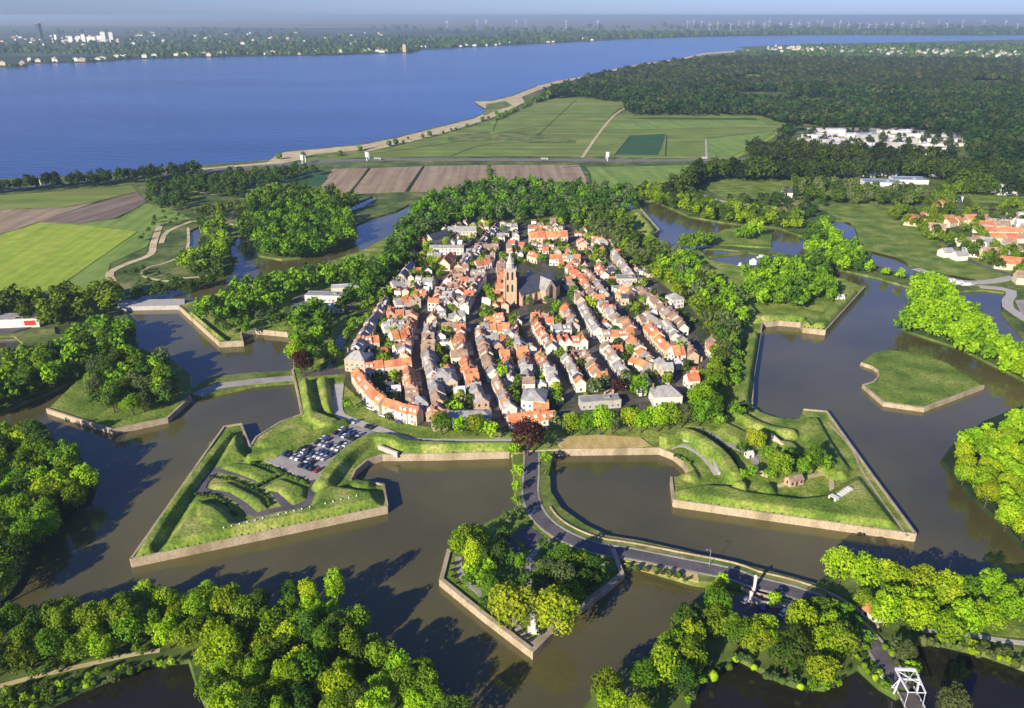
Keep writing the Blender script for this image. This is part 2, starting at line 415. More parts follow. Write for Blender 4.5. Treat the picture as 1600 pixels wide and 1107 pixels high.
ponds = [[(240, 298), (262, 292), (268, 304), (258, 312), (246, 308)],
         [(390, 316), (398, 300), (393, 289), (412, 288), (436, 296), (434, 306), (414, 306), (404, 318)],
         [(296, 390), (300, 362), (310, 357), (313, 366), (306, 392)],
         [(540, 328), (560, 318), (582, 309), (586, 313), (566, 325), (548, 331)],
         [(1298, 366), (1296, 352), (1306, 346), (1326, 348), (1338, 362), (1346, 384), (1338, 388)],
         [(1362, 404), (1364, 391), (1392, 396), (1412, 406), (1418, 416), (1448, 426), (1420, 434), (1400, 426), (1370, 416)],
         [(1478, 432), (1500, 430), (1530, 440), (1518, 446), (1480, 448)],
         [(1500, 458), (1535, 456), (1568, 460), (1570, 475), (1562, 490), (1600, 534), (1690, 600), (1690, 620), (1600, 550), (1544, 524), (1556, 500), (1530, 486), (1500, 484)],
         [(-60, 560), (-20, 530), (20, 528), (34, 540), (20, 556), (-40, 580)],
         [(88, 514), (110, 508), (124, 516), (112, 526), (90, 524)]]
land('ground', main_pts, 1.2, 'wild_ground', slope=1.0, holes=[bean(p) for p in ponds])
# far land: polders and town beyond the lake, out to the horizon
FAR = [(-900, 112), (-300, 108), (0, 106), (42, 106), (46, 100), (140, 98), (190, 94), (250, 92), (400, 88), (520, 87), (560, 85), (640, 83), (662, 78), (700, 76), (760, 73), (860, 68), (960, 62.5), (1060, 59), (1150, 57),
       (1250, 55.5), (1350, 55.5), (1450, 56), (1530, 56), (1640, 55), (2400, 55)]
FARA = A(FAR)
far_pts = FARA + [(60000, 30000), (70000, 90000), (-70000, 90000), (-60000, 9000)]
land('far_shore', far_pts, 2.0, 'far_ground', slope=0)
sheet('far_polder', A([(0, 40), (700, 45), (960, 53), (1600, 50), (2200, 50)], 3) + [(60000, 60000), (-50000, 60000)], 3.0, 'far_polder', th=.9)
# the spit and town ground on the right shore
sheet('sand_beach', A([(255, 267), (330, 262), (418, 254), (432, 243), (445, 238), (500, 233), (560, 228), (620, 216), (680, 201), (740, 186), (765, 174), (748, 164), (742, 159), (770, 158), (800, 151), (838, 136),
                       (842, 141), (815, 152), (820, 160), (780, 180), (740, 194), (690, 209), (630, 225), (580, 236), (520, 246), (470, 250), (420, 260), (330, 268), (262, 273)], 1.3), 1.45, 'sand')
sheet('beach_strip', A([(838, 135), (870, 127), (900, 122), (960, 108), (1010, 99), (1060, 92), (1100, 83), (1170, 78), (1172, 80), (1100, 86), (1060, 95), (1010, 102), (960, 111), (900, 125), (870, 131), (842, 141)], 1.3), 1.5, 'sand')
for pp in ([(470, 246), (500, 240), (560, 235), (590, 229), (560, 240), (500, 247)], [(760, 163), (790, 158), (800, 165), (770, 175), (755, 182)]):
    sheet('dune_grass', A(pp, 1.5), 1.6, 'rough_meadow')
# fields
def field(pts, mat, z=1.5, name='field'): return sheet(name, A(pts, z), z, mat)
field([(-300, 420), (0, 366), (60, 348), (130, 352), (215, 362), (180, 392), (85, 452), (40, 462), (0, 456), (-300, 480)], 'field_lime')
field([(60, 348), (130, 352), (215, 362), (180, 392), (85, 452), (135, 460), (165, 440), (172, 412), (230, 385), (245, 352), (298, 342), (270, 328), (228, 318), (185, 342), (120, 350)], 'field_green', 1.45)
field([(60, 347), (150, 318), (215, 300), (228, 314), (228, 318), (180, 340), (118, 350), (100, 349)], 'field_soil_dark', 1.55)
field([(-300, 420), (-300, 370), (0, 328), (100, 325), (150, 316), (60, 347), (0, 366)], 'field_soil', 1.5)
field([(-300, 366), (-300, 330), (0, 306), (120, 297), (205, 290), (215, 299), (150, 315), (100, 324), (0, 326)], 'field_olive', 1.48)
field([(500, 296), (520, 264), (575, 263), (545, 303)], 'field_soil', 1.5)
field([(548, 303), (580, 263), (660, 260), (632, 300)], 'field_soil', 1.52)
field([(640, 299), (664, 260), (762, 258), (764, 290), (700, 300)], 'field_soil', 1.5)
field([(766, 290), (768, 258), (905, 258), (922, 292), (880, 296), (800, 290)], 'field_soil', 1.52)
field([(915, 262), (1080, 258), (1092, 270), (1085, 284), (1000, 300), (930, 294)], 'field_green', 1.5)
field([(470, 248), (580, 238), (690, 212), (782, 184), (822, 164), (868, 152), (900, 150), (960, 152), (980, 158), (955, 180), (910, 244), (700, 244), (560, 246), (480, 256)], 'field_olive', 1.5)
field([(770, 224), (778, 208), (838, 202), (848, 210), (905, 210), (900, 224)], 'rough_meadow', 1.56)
field([(915, 243), (958, 182), (980, 178), (1180, 178), (1236, 196), (1180, 236), (1150, 248), (1000, 246)], 'field_olive', 1.52)
field([(700, 222), (700, 214), (765, 205), (770, 222)], 'rough_meadow', 1.56, 'field')
field([(962, 242), (985, 212), (1040, 209), (1036, 225), (1028, 243)], 'field_dark', 1.62)
field([(1042, 244), (1048, 211), (1100, 214), (1104, 244)], 'field_olive', 1.6)
field([(1110, 246), (1106, 218), (1150, 212), (1210, 204), (1150, 244)], 'field_green', 1.62)
field([(960, 194), (1040, 189), (1190, 190), (1200, 195), (1050, 200), (958, 202)], 'field_green', 1.63)
field([(960, 186), (1030, 184), (1180, 185), (1184, 188), (1040, 187)], 'field_dark', 1.66)
field([(430, 286), (440, 276), (505, 268), (512, 280), (495, 292)], 'field_dark', 1.5)
field([(1275, 320), (1360, 316), (1400, 322), (1420, 350), (1530, 392), (1600, 432), (1560, 444), (1490, 430), (1440, 420), (1400, 402), (1345, 388), (1336, 352), (1300, 336)], 'grass', 1.5, 'meadow')
field([(1095, 290), (1120, 278), (1240, 280), (1270, 300), (1200, 312), (1130, 310)], 'grass', 1.5, 'meadow')
field([(1140, 318), (1180, 306), (1290, 306), (1275, 330), (1200, 334)], 'rough_meadow', 1.45, 'meadow')
field([(1510, 300), (1620, 302), (1640, 320), (1520, 316)], 'grass', 1.6, 'meadow')
for pp in ([(1480, 170), (1540, 168), (1560, 174), (1500, 178)], [(1400, 118), (1450, 116), (1460, 120), (1410, 122)], [(1225, 152), (1290, 151), (1322, 158), (1290, 161), (1240, 160)], [(1130, 121), (1170, 115), (1198, 117), (1185, 122), (1140, 124)], [(1310, 138), (1370, 137), (1460, 146), (1420, 146)]):
    field(pp, 'field_olive', 1.5, 'clearing')
def ditch(pts, w=1.6, m='forest_floor'): ribbon('field_ditch', A(pts, 1.7), w, 1.74 + RND.uniform(0, .04), m, th=.3, kind='structure')
for pts in ([(840, 212), (900, 156)], [(705, 244), (770, 224), (900, 224)], [(958, 203), (1200, 200)], [(770, 205), (778, 186)], [(950, 226), (985, 224)], [(560, 243), (700, 224), (838, 198), (945, 196)], [(1104, 216), (1210, 205)], [(1040, 244), (1042, 211)], [(985, 212), (960, 243)], [(880, 262), (915, 262), (925, 292)]):
    ditch(pts)
for pts in ([(60, 347), (0, 366), (-200, 410)], [(215, 362), (85, 452)], [(60, 348), (130, 352), (215, 362)], [(228, 316), (180, 341), (118, 351)], [(0, 306), (120, 297), (205, 290)]):
    ditch(pts, 1.0, 'rough_meadow')
# sandy tracks round the western reed pools
for pts, w in (([(250, 352), (240, 380), (235, 398), (200, 412), (172, 426), (176, 440)], 6), ([(300, 346), (262, 362), (252, 380)], 4.5), ([(300, 346), (335, 346), (370, 352)], 3),
               ([(294, 356), (292, 392), (262, 410), (232, 418), (222, 430), (244, 437), (270, 440)], 2.5), ([(300, 298), (320, 302), (336, 304)], 5), ([(268, 436), (320, 432), (352, 426)], 3)):
    ribbon('sand_track', A(pts, 1.4), w, 1.5, 'sand', kind='structure')
# highway and country roads
HW = [(-300, 318), (0, 297), (120, 285), (250, 272), (340, 265), (430, 258), (540, 251), (640, 249), (760, 249.5), (880, 250), (1000, 250.5), (1100, 250), (1250, 247.5), (1400, 248.5), (1470, 250)]
ribbon('highway', A(HW, 1.9), 17, 1.9, 'asphalt', th=.6, kind='structure')
hwl = smooth_line(A(HW, 1.9), 3)
for off in (-7.6, -.5, .5, 7.6):
    of = offsets(hwl)
    profile('lane_marking', [(p[0] + o.x * off, p[1] + o.y * off) for p, o in zip(hwl, of)], [(.18, 1.91), (.18, 1.93), (-.18, 1.93), (-.18, 1.91)], 'white_paint', kind='structure')
for pts, w, m in (([(910, 246), (935, 210), (960, 180), (985, 165)], 5, 'sand'), ([(545, 303), (560, 285), (577, 263)], 2.5, 'forest_floor'), ([(636, 299), (662, 260)], 2.5, 'forest_floor'),
                  ([(1104, 245), (1103, 218)], 3, 'concrete'), ([(1150, 246), (1238, 196)], 5, 'field_lime'), ([(1085, 262), (1100, 280), (1080, 292), (1110, 310), (1170, 320)], 5, 'concrete'),
                  ([(1430, 420), (1500, 440), (1560, 438), (1640, 420)], 8, 'concrete'), ([(1530, 448), (1580, 455), (1575, 480), (1640, 520)], 7, 'concrete'),
                  ([(1520, 332), (1540, 346), (1560, 372)], 6, 'asphalt'), ([(1452, 345), (1500, 400), (1600, 436)], 5, 'asphalt')):
    ribbon('country_road', A(pts, 1.7), w, 1.72, m, kind='structure')
sheet('paved_yard', A([(1586, 470), (1640, 462), (1680, 500), (1600, 500)], 1.6), 1.7, 'paving')
sheet('paved_yard', A([(-80, 512), (40, 500), (60, 508), (20, 520), (-80, 530)], 1.6), 1.7, 'asphalt')

# ------------------------------------------------------------------ islands and outer works
def isle(name, pts, z, mat='grass', slope=1.2, bank=None, step=10, amp=.5, **k):
    P = A(pts)
    if step: P = rough_edge(P, step, amp)
    return land(name, P, z, mat, slope=slope, bank=bank, **k)
isle('island', [(1100, 374), (1118, 366), (1130, 360), (1152, 358), (1190, 360), (1209, 366), (1206, 389), (1165, 387), (1130, 386), (1100, 381)], 1.3)
isle('dike', [(1084, 392), (1124, 383), (1205, 393), (1258, 405), (1256, 412), (1205, 400), (1124, 391)], 1.0, 'wild_ground', step=0)
isle('dike', [(1086, 398), (1110, 400), (1170, 392), (1210, 398), (1205, 402), (1170, 397), (1112, 404)], .9, 'wild_ground', step=0)
RAVW = [(75, 645), (120, 600), (160, 572), (215, 552), (262, 560), (300, 590), (302, 612), (298, 626), (262, 660), (178, 678), (120, 660)]
isle('ravelin_island', RAVW, 2.2, slope=.8, step=0, bank='stone')
HEART = [(1342, 571), (1362, 556), (1385, 551), (1440, 557), (1480, 572), (1535, 608), (1442, 643), (1380, 634), (1348, 607), (1364, 602), (1372, 594), (1371, 585), (1362, 578)]
isle('heart_island', HEART, 2.0, slope=.8, step=0, bank='stone')
MON = [(690, 914), (702, 868), (745, 830), (800, 800), (832, 790), (860, 806), (900, 830), (945, 848), (958, 868), (970, 906), (880, 978), (832, 1026), (756, 968)]
isle('monument_island', MON, 2.2, slope=.7, step=0, bank='stone')
isle('causeway', [(798, 716), (870, 708), (862, 740), (864, 775), (880, 800), (915, 825), (950, 842), (1000, 850), (1070, 866), (1150, 884), (1230, 905), (1300, 925), (1290, 952), (1230, 940), (1150, 925), (1085, 918), (1030, 902), (960, 880), (900, 858), (850, 830), (815, 806), (802, 780)], 2.3, 'rough_meadow', slope=1.0, step=0)
isle('causeway', [(292, 614), (330, 592), (400, 585), (470, 582), (475, 600), (400, 606), (330, 622), (300, 626)], 1.8, 'rough_meadow', step=0)
isle('causeway', [(182, 475), (290, 473), (290, 484), (185, 486)], 3.0, 'concrete', slope=.3, step=0)
# near banks
WG = [(-900, 760), (-300, 600), (-80, 655), (0, 672), (60, 684), (120, 708), (158, 748), (150, 775), (100, 830), (55, 880), (22, 935), (-10, 960), (-300, 1000), (-900, 1100)]
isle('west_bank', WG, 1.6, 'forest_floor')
SW = [(-400, 990), (0, 992), (90, 960), (190, 950), (260, 925), (345, 945), (420, 945), (500, 950), (560, 975), (610, 1020), (670, 1070), (760, 1150), (850, 1280), (600, 1280), (560, 1105), (500, 1085), (440, 1092), (370, 1130), (318, 1110),
      (292, 1040), (230, 1045), (130, 1085), (50, 1125), (-100, 1180), (-400, 1260)]
isle('south_bank', SW, 1.6, 'wild_ground')
EG = [(1466, 722), (1482, 700), (1530, 662), (1600, 634), (1720, 620), (2300, 700), (2300, 1000), (1600, 866), (1560, 820), (1510, 775)]
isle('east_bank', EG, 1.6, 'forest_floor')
SE = [(1285, 905), (1330, 900), (1420, 920), (1500, 935), (1600, 945), (2100, 960), (2100, 1100), (1600, 1052), (1540, 1030), (1490, 1018), (1440, 1006), (1420, 1030), (1436, 1062), (1420, 1090), (1400, 1098), (1370, 1080), (1340, 1052), (1325, 1060), (1290, 1084), (1240, 1078), (1200, 1062), (1150, 1034), (1100, 1062), (1078, 1130), (1050, 1250), (900, 1250), (905, 1110),
      (950, 1060), (1000, 1030), (1040, 995), (1080, 940), (1120, 925), (1180, 930), (1230, 938)]
isle('south_east_bank', SE, 1.7, 'wild_ground')

# ------------------------------------------------------------------ the fortress
FORT = [(280, 484), (345, 543), (380, 541), (377, 528), (400, 522), (450, 527), (457, 545), (458, 585), (466, 620), (473, 656), (440, 668), (402, 692), (392, 708), (378, 672), (352, 676), (330, 700), (207, 886), (606, 802), (600, 768), (548, 760),
        (556, 744), (574, 728), (598, 720), (628, 720), (700, 719), (796, 716), (868, 712), (960, 711), (1030, 710), (1052, 719), (1068, 732), (1076, 748), (1048, 756), (1052, 792), (1428, 846), (1360, 752), (1290, 652), (1254, 649), (1246, 664), (1214, 661), (1186, 652), (1174, 640),
        (1176, 600), (1190, 512), (1216, 509), (1250, 512), (1254, 520), (1288, 524), (1350, 455), (1318, 442), (1210, 420), (1185, 427), (1110, 412), (1095, 397), (1050, 390), (1018, 372), (1030, 365), (1000, 330), (960, 332), (880, 340), (862, 341), (760, 336), (680, 332), (640, 346), (610, 372), (565, 397),
        (520, 412), (490, 426), (430, 441), (365, 456)]
land('fortress_ground', A(FORT), 3.0, 'rampart_grass', slope=.6, bank='stone')
TOWN = [(536, 600), (548, 560), (560, 520), (590, 455), (640, 395), (690, 343), (900, 343), (960, 375), (1010, 425), (1075, 475), (1125, 540), (1132, 600), (1090, 640), (1010, 664), (870, 672), (780, 676), (690, 672), (630, 660), (580, 640)]
sheet('town_ground', A(TOWN, 3.1), 3.12, 'town_ground')
sheet('yard', A([(455, 470), (480, 455), (560, 450), (600, 440), (620, 452), (560, 470), (540, 490), (500, 492)], 3.1), 3.12, 'asphalt')
sheet('inner_canal', A([(506, 560), (545, 500), (585, 462), (592, 466), (560, 508), (528, 560), (520, 578), (505, 575)], 3.1), 3.15, 'moat_water')
sheet('east_parking', A([(1078, 452), (1094, 448), (1125, 480), (1112, 486)], 3.1), 3.16, 'asphalt')

# low revetment walls at the waterline, lit pale by the sun
def scarp(name, pts, h, label, th=.9, z0=-.8, mat='stone'):
    P = A(pts); h = min(h, 3.65)
    return profile(name, P, [(th / 2, z0), (th / 2, h), (-th / 2, h), (-th / 2, z0)], mat, label=label, cat='wall', group=None)
W = 'revetment_wall'
scarp(W, [(207, 886), (606, 802)], 4.2, 'long pale stone wall along the front face of the left arrow shaped bastion')
scarp(W, [(606, 802), (600, 768), (570, 762)], 4.0, 'short stone wall at the blunt right shoulder of the left front bastion')
scarp(W, [(352, 676), (207, 886)], 4.2, 'grass capped stone wall along the outer left side of the left front bastion')
scarp(W, [(352, 676), (378, 672), (392, 708)], 3.8, 'short stone wall round the upper left shoulder of the car park bastion')
scarp(W, [(392, 708), (402, 692), (440, 668), (473, 656), (466, 620), (458, 585)], 3.4, 'stone wall by the water below the left grass curtain rampart', th=1)
scarp(W, [(548, 760), (556, 744), (574, 728), (598, 720), (628, 720)], 3.3, 'curved stone wall at water edge between car park bastion and front curtain', th=1)
scarp(W, [(628, 720), (700, 719), (796, 716)], 3.8, 'straight pale stone wall of the front curtain, left of the town causeway')
scarp(W, [(868, 712), (960, 711), (1030, 710)], 3.8, 'straight pale stone wall below the brown reed strip, right of the town causeway')
scarp(W, [(1030, 710), (1052, 719), (1068, 732), (1076, 748)], 3.5, 'curved pale stone wall ending at the left shoulder of the right front bastion')
scarp(W, [(1052, 792), (1428, 846)], 4.2, 'long pale stone wall along the front face of the right triangular bastion')
scarp(W, [(1048, 756), (1052, 792)], 4.0, 'short stone wall at the left shoulder of the right triangular bastion')
scarp(W, [(1428, 846), (1360, 752), (1290, 652), (1254, 649)], 3.8, 'thin stone wall on the shaded outer right face of the right front bastion')
scarp(W, [(1174, 640), (1176, 600), (1190, 512)], 3.6, 'straight shaded wall of the right curtain above the wide moat')
scarp(W, [(1190, 512), (1216, 509), (1250, 512), (1254, 520)], 3.6, 'curved pale wall of the upper right bastion beside the wide moat')
scarp(W, [(1254, 520), (1288, 524)], 4.0, 'short pale wall at the blunt lower tip of the upper right bastion')
scarp(W, [(1288, 524), (1350, 455)], 3.8, 'stone wall on the right face of the upper right bastion')
scarp(W, [(280, 484), (345, 543)], 3.8, 'pale diagonal wall of the left bastion beside the concrete dam')
scarp(W, [(345, 543), (380, 541), (377, 528)], 3.8, 'short pale wall at the lower tip of the left side bastion')
scarp(W, [(377, 528), (400, 522), (450, 527), (457, 545)], 3.4, 'curved pale wall behind the left side bastion tip')
scarp(W, [(985, 365), (1018, 372), (1030, 365), (1000, 330)], 3.6, 'pale wall round the small grass bastion at the upper right of town')
scarp('quay_wall', [(75, 646), (120, 661), (178, 679), (262, 661), (299, 627)], 2.9, 'pale stone quay wall round the tree covered ravelin island on the left', th=1.1)
scarp('quay_wall', [(1371, 585), (1372, 594), (1364, 602), (1348, 607), (1380, 635), (1442, 644), (1536, 608)], 2.3, 'low pale stone wall round the open heart shaped grass island', th=.9)
scarp('quay_wall', [(702, 868), (690, 915), (756, 969), (832, 1027), (880, 979), (971, 906), (958, 868)], 3.0, 'weathered stone quay wall round the pointed monument island', th=1.6)

def seg_dist(X, Y, P):
    D = np.full(X.shape, 1e9)
    for (x0, y0), (x1, y1) in zip(P[:-1], P[1:]):
        dx, dy = x1 - x0, y1 - y0; t = np.clip(((X - x0) * dx + (Y - y0) * dy) / max(dx * dx + dy * dy, 1e-9), 0, 1)
        D = np.minimum(D, np.hypot(X - x0 - t * dx, Y - y0 - t * dy))
    return D
def pip(X, Y, P):
    c = np.zeros(X.shape, bool); n = len(P); j = n - 1
    for i in range(n):
        xi, yi = P[i]; xj, yj = P[j]
        if yi != yj: c ^= ((yi > Y) != (yj > Y)) & (X < (xj - xi) * (Y - yi) / (yj - yi) + xi)
        j = i
    return c
FORTW = A(FORT)
if signed_area(FORTW) < 0: FORTW = FORTW[::-1]
def relief(label, region, feats, step=.8, base=3.04, outline=None, kind='structure'):
    """earthworks as one surface: feats = ('r', px line, top half width, base half width, z) or ('p', px polygon, slope width, z)"""
    out = outline or FORTW
    reg = A(region, 3)
    xs = [p[0] for p in reg]; ys = [p[1] for p in reg]
    nx = int((max(xs) - min(xs)) / step) + 2; ny = int((max(ys) - min(ys)) / step) + 2
    X, Y = np.meshgrid(min(xs) + np.arange(nx) * step, min(ys) + np.arange(ny) * step)
    lp = out + [out[0]]
    near = [(p, q) for p, q in zip(lp[:-1], lp[1:])]
    edge = np.full(X.shape, 1e9)
    for p, q in near: edge = np.minimum(edge, seg_dist(X, Y, [p, q]))
    ins = pip(X, Y, out) & pip(X, Y, reg)
    Z = np.full(X.shape, base)
    for f in feats:
        if f[0] == 'r':
            z = f[4]; P = A(f[1], z); P = smooth_line(P, 4) if len(P) > 2 else P; D = seg_dist(X, Y, P); t = np.clip((f[3] - D) / (f[3] - f[2]), 0, 1)
        else:
            z = f[3]; P = A(f[1], z * .8 + base * .2); D = seg_dist(X, Y, P + [P[0]]); t = np.where(pip(X, Y, P), np.clip(D / f[2], 0, 1), 0)
        t = np.where(t > .5, 1 - 2 * (1 - t) ** 2 * 1.0, t) if False else t
        Z = np.maximum(Z, base + (z - base) * t)
    k = np.clip((edge - .5) / 3.2, 0, 1)
    k2 = np.clip((edge - .3) / 2.0, 0, 1); Z = np.where(Z > 3.4, np.minimum(Z, 3.45 + np.maximum(Z - 3.45, 0) * k2 ** .7), Z)
    Z = Z + np.where(Z > base + .4, NPR.normal(0, .035, Z.shape), 0)
    ok = (ins | (edge < .33)) & pip(X, Y, reg)
    idx = -np.ones(X.shape, int); cell = ok[:-1, :-1] & ok[1:, :-1] & ok[:-1, 1:] & ok[1:, 1:]
    use = np.zeros(X.shape, bool); use[:-1, :-1] |= cell; use[1:, :-1] |= cell; use[:-1, 1:] |= cell; use[1:, 1:] |= cell
    idx[use] = np.arange(use.sum()); V = np.stack([X[use], Y[use], Z[use]], axis=1)
    F = np.stack([idx[:-1, :-1][cell], idx[:-1, 1:][cell], idx[1:, 1:][cell], idx[1:, :-1][cell]], axis=1)
    return tag(link('rampart', mesh_data('rampart', V, F, 'rampart_grass', smooth=True)), label, kind=kind)

relief('earthworks of the left front bastion and curtain', [(190, 900), (330, 640), (470, 570), (530, 575), (545, 640), (600, 668), (640, 684), (802, 684), (800, 722), (640, 730), (620, 800), (600, 815)], [
    ('p', [(217, 877), (250, 851), (286, 799), (296, 777), (318, 775), (347, 785), (365, 801), (371, 812), (394, 805), (436, 794), (480, 787), (493, 760), (520, 754), (588, 764), (606, 796)], 3.6, 6.7),
    ('p', [(296, 800), (300, 782), (320, 779), (345, 789), (364, 803), (366, 814), (330, 826), (300, 818)], 3.4, 7.5),
    ('r', [(357, 676), (330, 708), (268, 790), (220, 866)], 1.5, 3.6, 5.9),
    ('p', [(357, 681), (368, 672), (378, 674), (387, 710), (347, 722), (332, 726)], 4, 6.4),
    ('r', [(392, 711), (440, 699), (490, 677), (536, 656)], 1.6, 3.4, 5.8),
    ('r', [(414, 689), (446, 677), (482, 664)], 2.4, 3.6, 4.6),
    ('p', [(339, 729), (363, 722), (394, 723), (431, 738), (402, 751), (373, 740)], 1.8, 4.5),
    ('p', [(324, 755), (357, 751), (389, 766), (412, 778), (420, 792), (402, 799), (384, 783), (357, 767), (331, 763)], 1.6, 4.6),
    ('p', [(407, 762), (436, 744), (480, 760), (480, 778), (457, 789), (433, 768)], 2.0, 4.6),
    ('r', [(504, 749), (523, 723), (552, 696), (582, 680), (610, 682), (640, 691), (720, 694), (806, 694)], 2.4, 5.2, 7.0),
    ('r', [(566, 752), (580, 730), (604, 713), (624, 709)], 3.2, 5.4, 5.6),
    ('p', [(467, 590), (486, 588), (490, 617), (498, 641), (538, 655), (524, 666), (507, 669), (476, 657)], 2.8, 7.0),
    ('p', [(492, 590), (514, 587), (523, 645), (509, 645), (501, 632)], 2.2, 6.0)])
relief('earthworks of the right front bastion', [(1026, 720), (1030, 664), (1060, 655), (1130, 630), (1190, 640), (1300, 630), (1450, 850), (1300, 850), (1030, 810)], [
    ('p', [(1050, 760), (1099, 751), (1138, 753), (1167, 762), (1204, 767), (1246, 772), (1282, 768), (1330, 742), (1345, 735), (1426, 838), (1054, 788)], 4.5, 6.2),
    ('p', [(1138, 758), (1145, 750), (1160, 748), (1172, 756), (1168, 766)], 1.8, 6.8), ('p', [(1182, 762), (1190, 753), (1206, 754), (1216, 764), (1204, 770)], 1.8, 6.8),
    ('p', [(1254, 650), (1282, 650), (1306, 693), (1332, 730), (1326, 745), (1296, 743), (1272, 720), (1252, 678)], 2.6, 5.8),
    ('r', [(1036, 681), (1067, 671), (1099, 684), (1130, 709), (1148, 735)], 2.2, 5.4, 8.0),
    ('r', [(1038, 704), (1064, 716), (1082, 742)], 2.0, 4.0, 4.8),
    ('p', [(1204, 683), (1243, 688), (1262, 706), (1242, 714), (1222, 708)], 3, 6.4),
    ('p', [(1125, 650), (1172, 672), (1164, 692), (1130, 688), (1116, 668)], 4, 5.4),
    ('r', [(1150, 640), (1190, 662), (1236, 672)], 1.6, 4.2, 5.8)])
relief('earthworks of the right curtain and upper right bastion', [(1100, 410), (1200, 415), (1360, 440), (1300, 530), (1200, 530), (1185, 640), (1130, 650), (1120, 500)], [
    ('r', [(1184, 520), (1172, 560), (1162, 600), (1156, 630)], 2.6, 6.4, 7.4), ('r', [(1132, 440), (1160, 468), (1180, 492)], 3, 6, 7),
    ('r', [(1190, 492), (1240, 492), (1262, 508), (1286, 509)], 3, 6, 6.6), ('r', [(1286, 509), (1312, 480), (1334, 456)], 5, 9, 6.8), ('r', [(1122, 432), (1152, 480), (1166, 502)], 2, 5, 6)], step=1.0)
relief('grassy earthworks of the left side bastion', [(270, 470), (400, 480), (470, 500), (470, 560), (340, 560)], [
    ('r', [(292, 487), (348, 533), (374, 532)], 2.5, 5.5, 6.2), ('r', [(385, 514), (445, 517)], 2, 4.5, 5.4)], step=1.0)
relief('small grass bastion by the upper right channel', [(960, 320), (1040, 320), (1040, 380), (960, 380)], [('r', [(985, 362), (1020, 362), (996, 332)], 2, 5, 6.2)], step=1.4)
# reed strip, paths, roads and car park
sheet('reed_bed', A([(872, 696), (868, 684), (935, 680), (1000, 684), (1018, 697), (960, 702), (880, 703)], 3.4), 3.6, 'reed')
sheet('reed_bed', A([(975, 885), (1010, 884), (1090, 900), (1092, 914), (1050, 906), (1000, 896)], 1.2), 2.5, 'reed')
sheet('car_park', A([(400, 716), (420, 708), (545, 655), (594, 671), (562, 690), (522, 720), (494, 752), (466, 745), (438, 730)], 3.2), 3.3, 'paving')
for pts, w, m in (([(404, 716), (350, 722), (338, 732), (312, 766), (360, 772), (386, 790), (400, 803), (450, 794), (485, 782), (492, 750)], 4.5, 'asphalt'),
                  ([(338, 734), (368, 738), (404, 750)], 4.5, 'asphalt'), ([(414, 758), (430, 768), (450, 794)], 4, 'asphalt'),
                  ([(530, 600), (528, 642), (548, 656), (596, 672), (640, 688), (720, 690), (800, 690)], 5, 'concrete'),
                  ([(1048, 700), (1070, 697), (1100, 715), (1120, 742)], 2.5, 'concrete'), ([(1090, 668), (1130, 690), (1175, 712), (1180, 730)], 3.5, 'paving'),
                  ([(1128, 468), (1152, 492), (1166, 512)], 3, 'paving'), ([(470, 586), (505, 582), (545, 580)], 8, 'road_brick'),
                  ([(1215, 760), (1290, 740), (1300, 770)], 2, 'sand'), ([(1294, 660), (1330, 700), (1350, 740), (1418, 838)], .8, 'stone')):
    ribbon('path', A(pts, 3.3), w, 3.34 + RND.uniform(0, .05), m, kind='structure')
ribbon('road', A([(308, 618), (340, 604), (400, 596), (470, 590)], 1.9), 7, 1.95, 'paving', kind='structure')
ROAD = [(831, 700), (830, 740), (829, 775), (842, 806), (872, 832), (925, 855), (985, 865), (1060, 880), (1140, 896), (1180, 910), (1240, 925), (1290, 945), (1335, 975), (1368, 1010), (1392, 1046), (1408, 1075)]
ribbon('road', A(ROAD, 2.4), 5.2, 2.42, 'asphalt', kind='structure')
rl = smooth_line(A(ROAD, 2.4), 3); of = offsets(rl)
for off in (-3.4, 3.4):
    profile('pavement', [(p[0] + o.x * off, p[1] + o.y * off) for p, o in zip(rl, of)][:44], [(.4, 2.2), (.4, 2.5), (-.4, 2.5), (-.4, 2.2)], 'paving', kind='structure')
# walls that edge the causeway road
for a, off, lb in ((8, 6.6, 'low stone parapet on the water side of the curved causeway road'), (26, -6.2, 'low kerb wall between causeway road and the reed bank')):
    pp = [(p[0] + o.x * off, p[1] + o.y * off) for p, o in zip(rl, of)][a:38]
    profile('parapet_wall', pp, [(.25, 1.8), (.25, 2.9), (-.25, 2.9), (-.25, 1.8)], 'stone', label=lb, cat='wall')
ribbon('path', A([(858, 842), (830, 870), (826, 900), (832, 960), (834, 985)], 2.3), 1.8, 2.36, 'paving', kind='structure')
ribbon('path', A([(830, 890), (800, 850), (780, 830)], 2.3), 4, 2.33, 'asphalt', kind='structure')
ribbon('path', A([(716, 870), (722, 900), (760, 935), (800, 970), (832, 1005), (870, 975)], 2.3), 2.5, 2.35, 'paving', kind='structure')
sheet('yard', A([(800, 835), (825, 822), (850, 838), (828, 860)], 2.3), 2.38, 'asphalt')
sheet('yard', A([(1140, 935), (1190, 928), (1240, 950), (1250, 968), (1180, 975), (1140, 960)], 1.8), 1.9, 'asphalt')
ribbon('path', A([(-40, 1082), (0, 1072), (60, 1056), (130, 1040), (200, 1024), (250, 1016)], 1.7), 1.8, 1.72, 'sand', kind='structure')
ribbon('path', A([(1440, 985), (1500, 990), (1560, 1000), (1640, 1010)], 1.8), 2.2, 1.82, 'concrete', kind='structure')
sheet('meadow', A([(1530, 972), (1620, 980), (1640, 1000), (1550, 992)], 1.8), 1.84, 'grass')
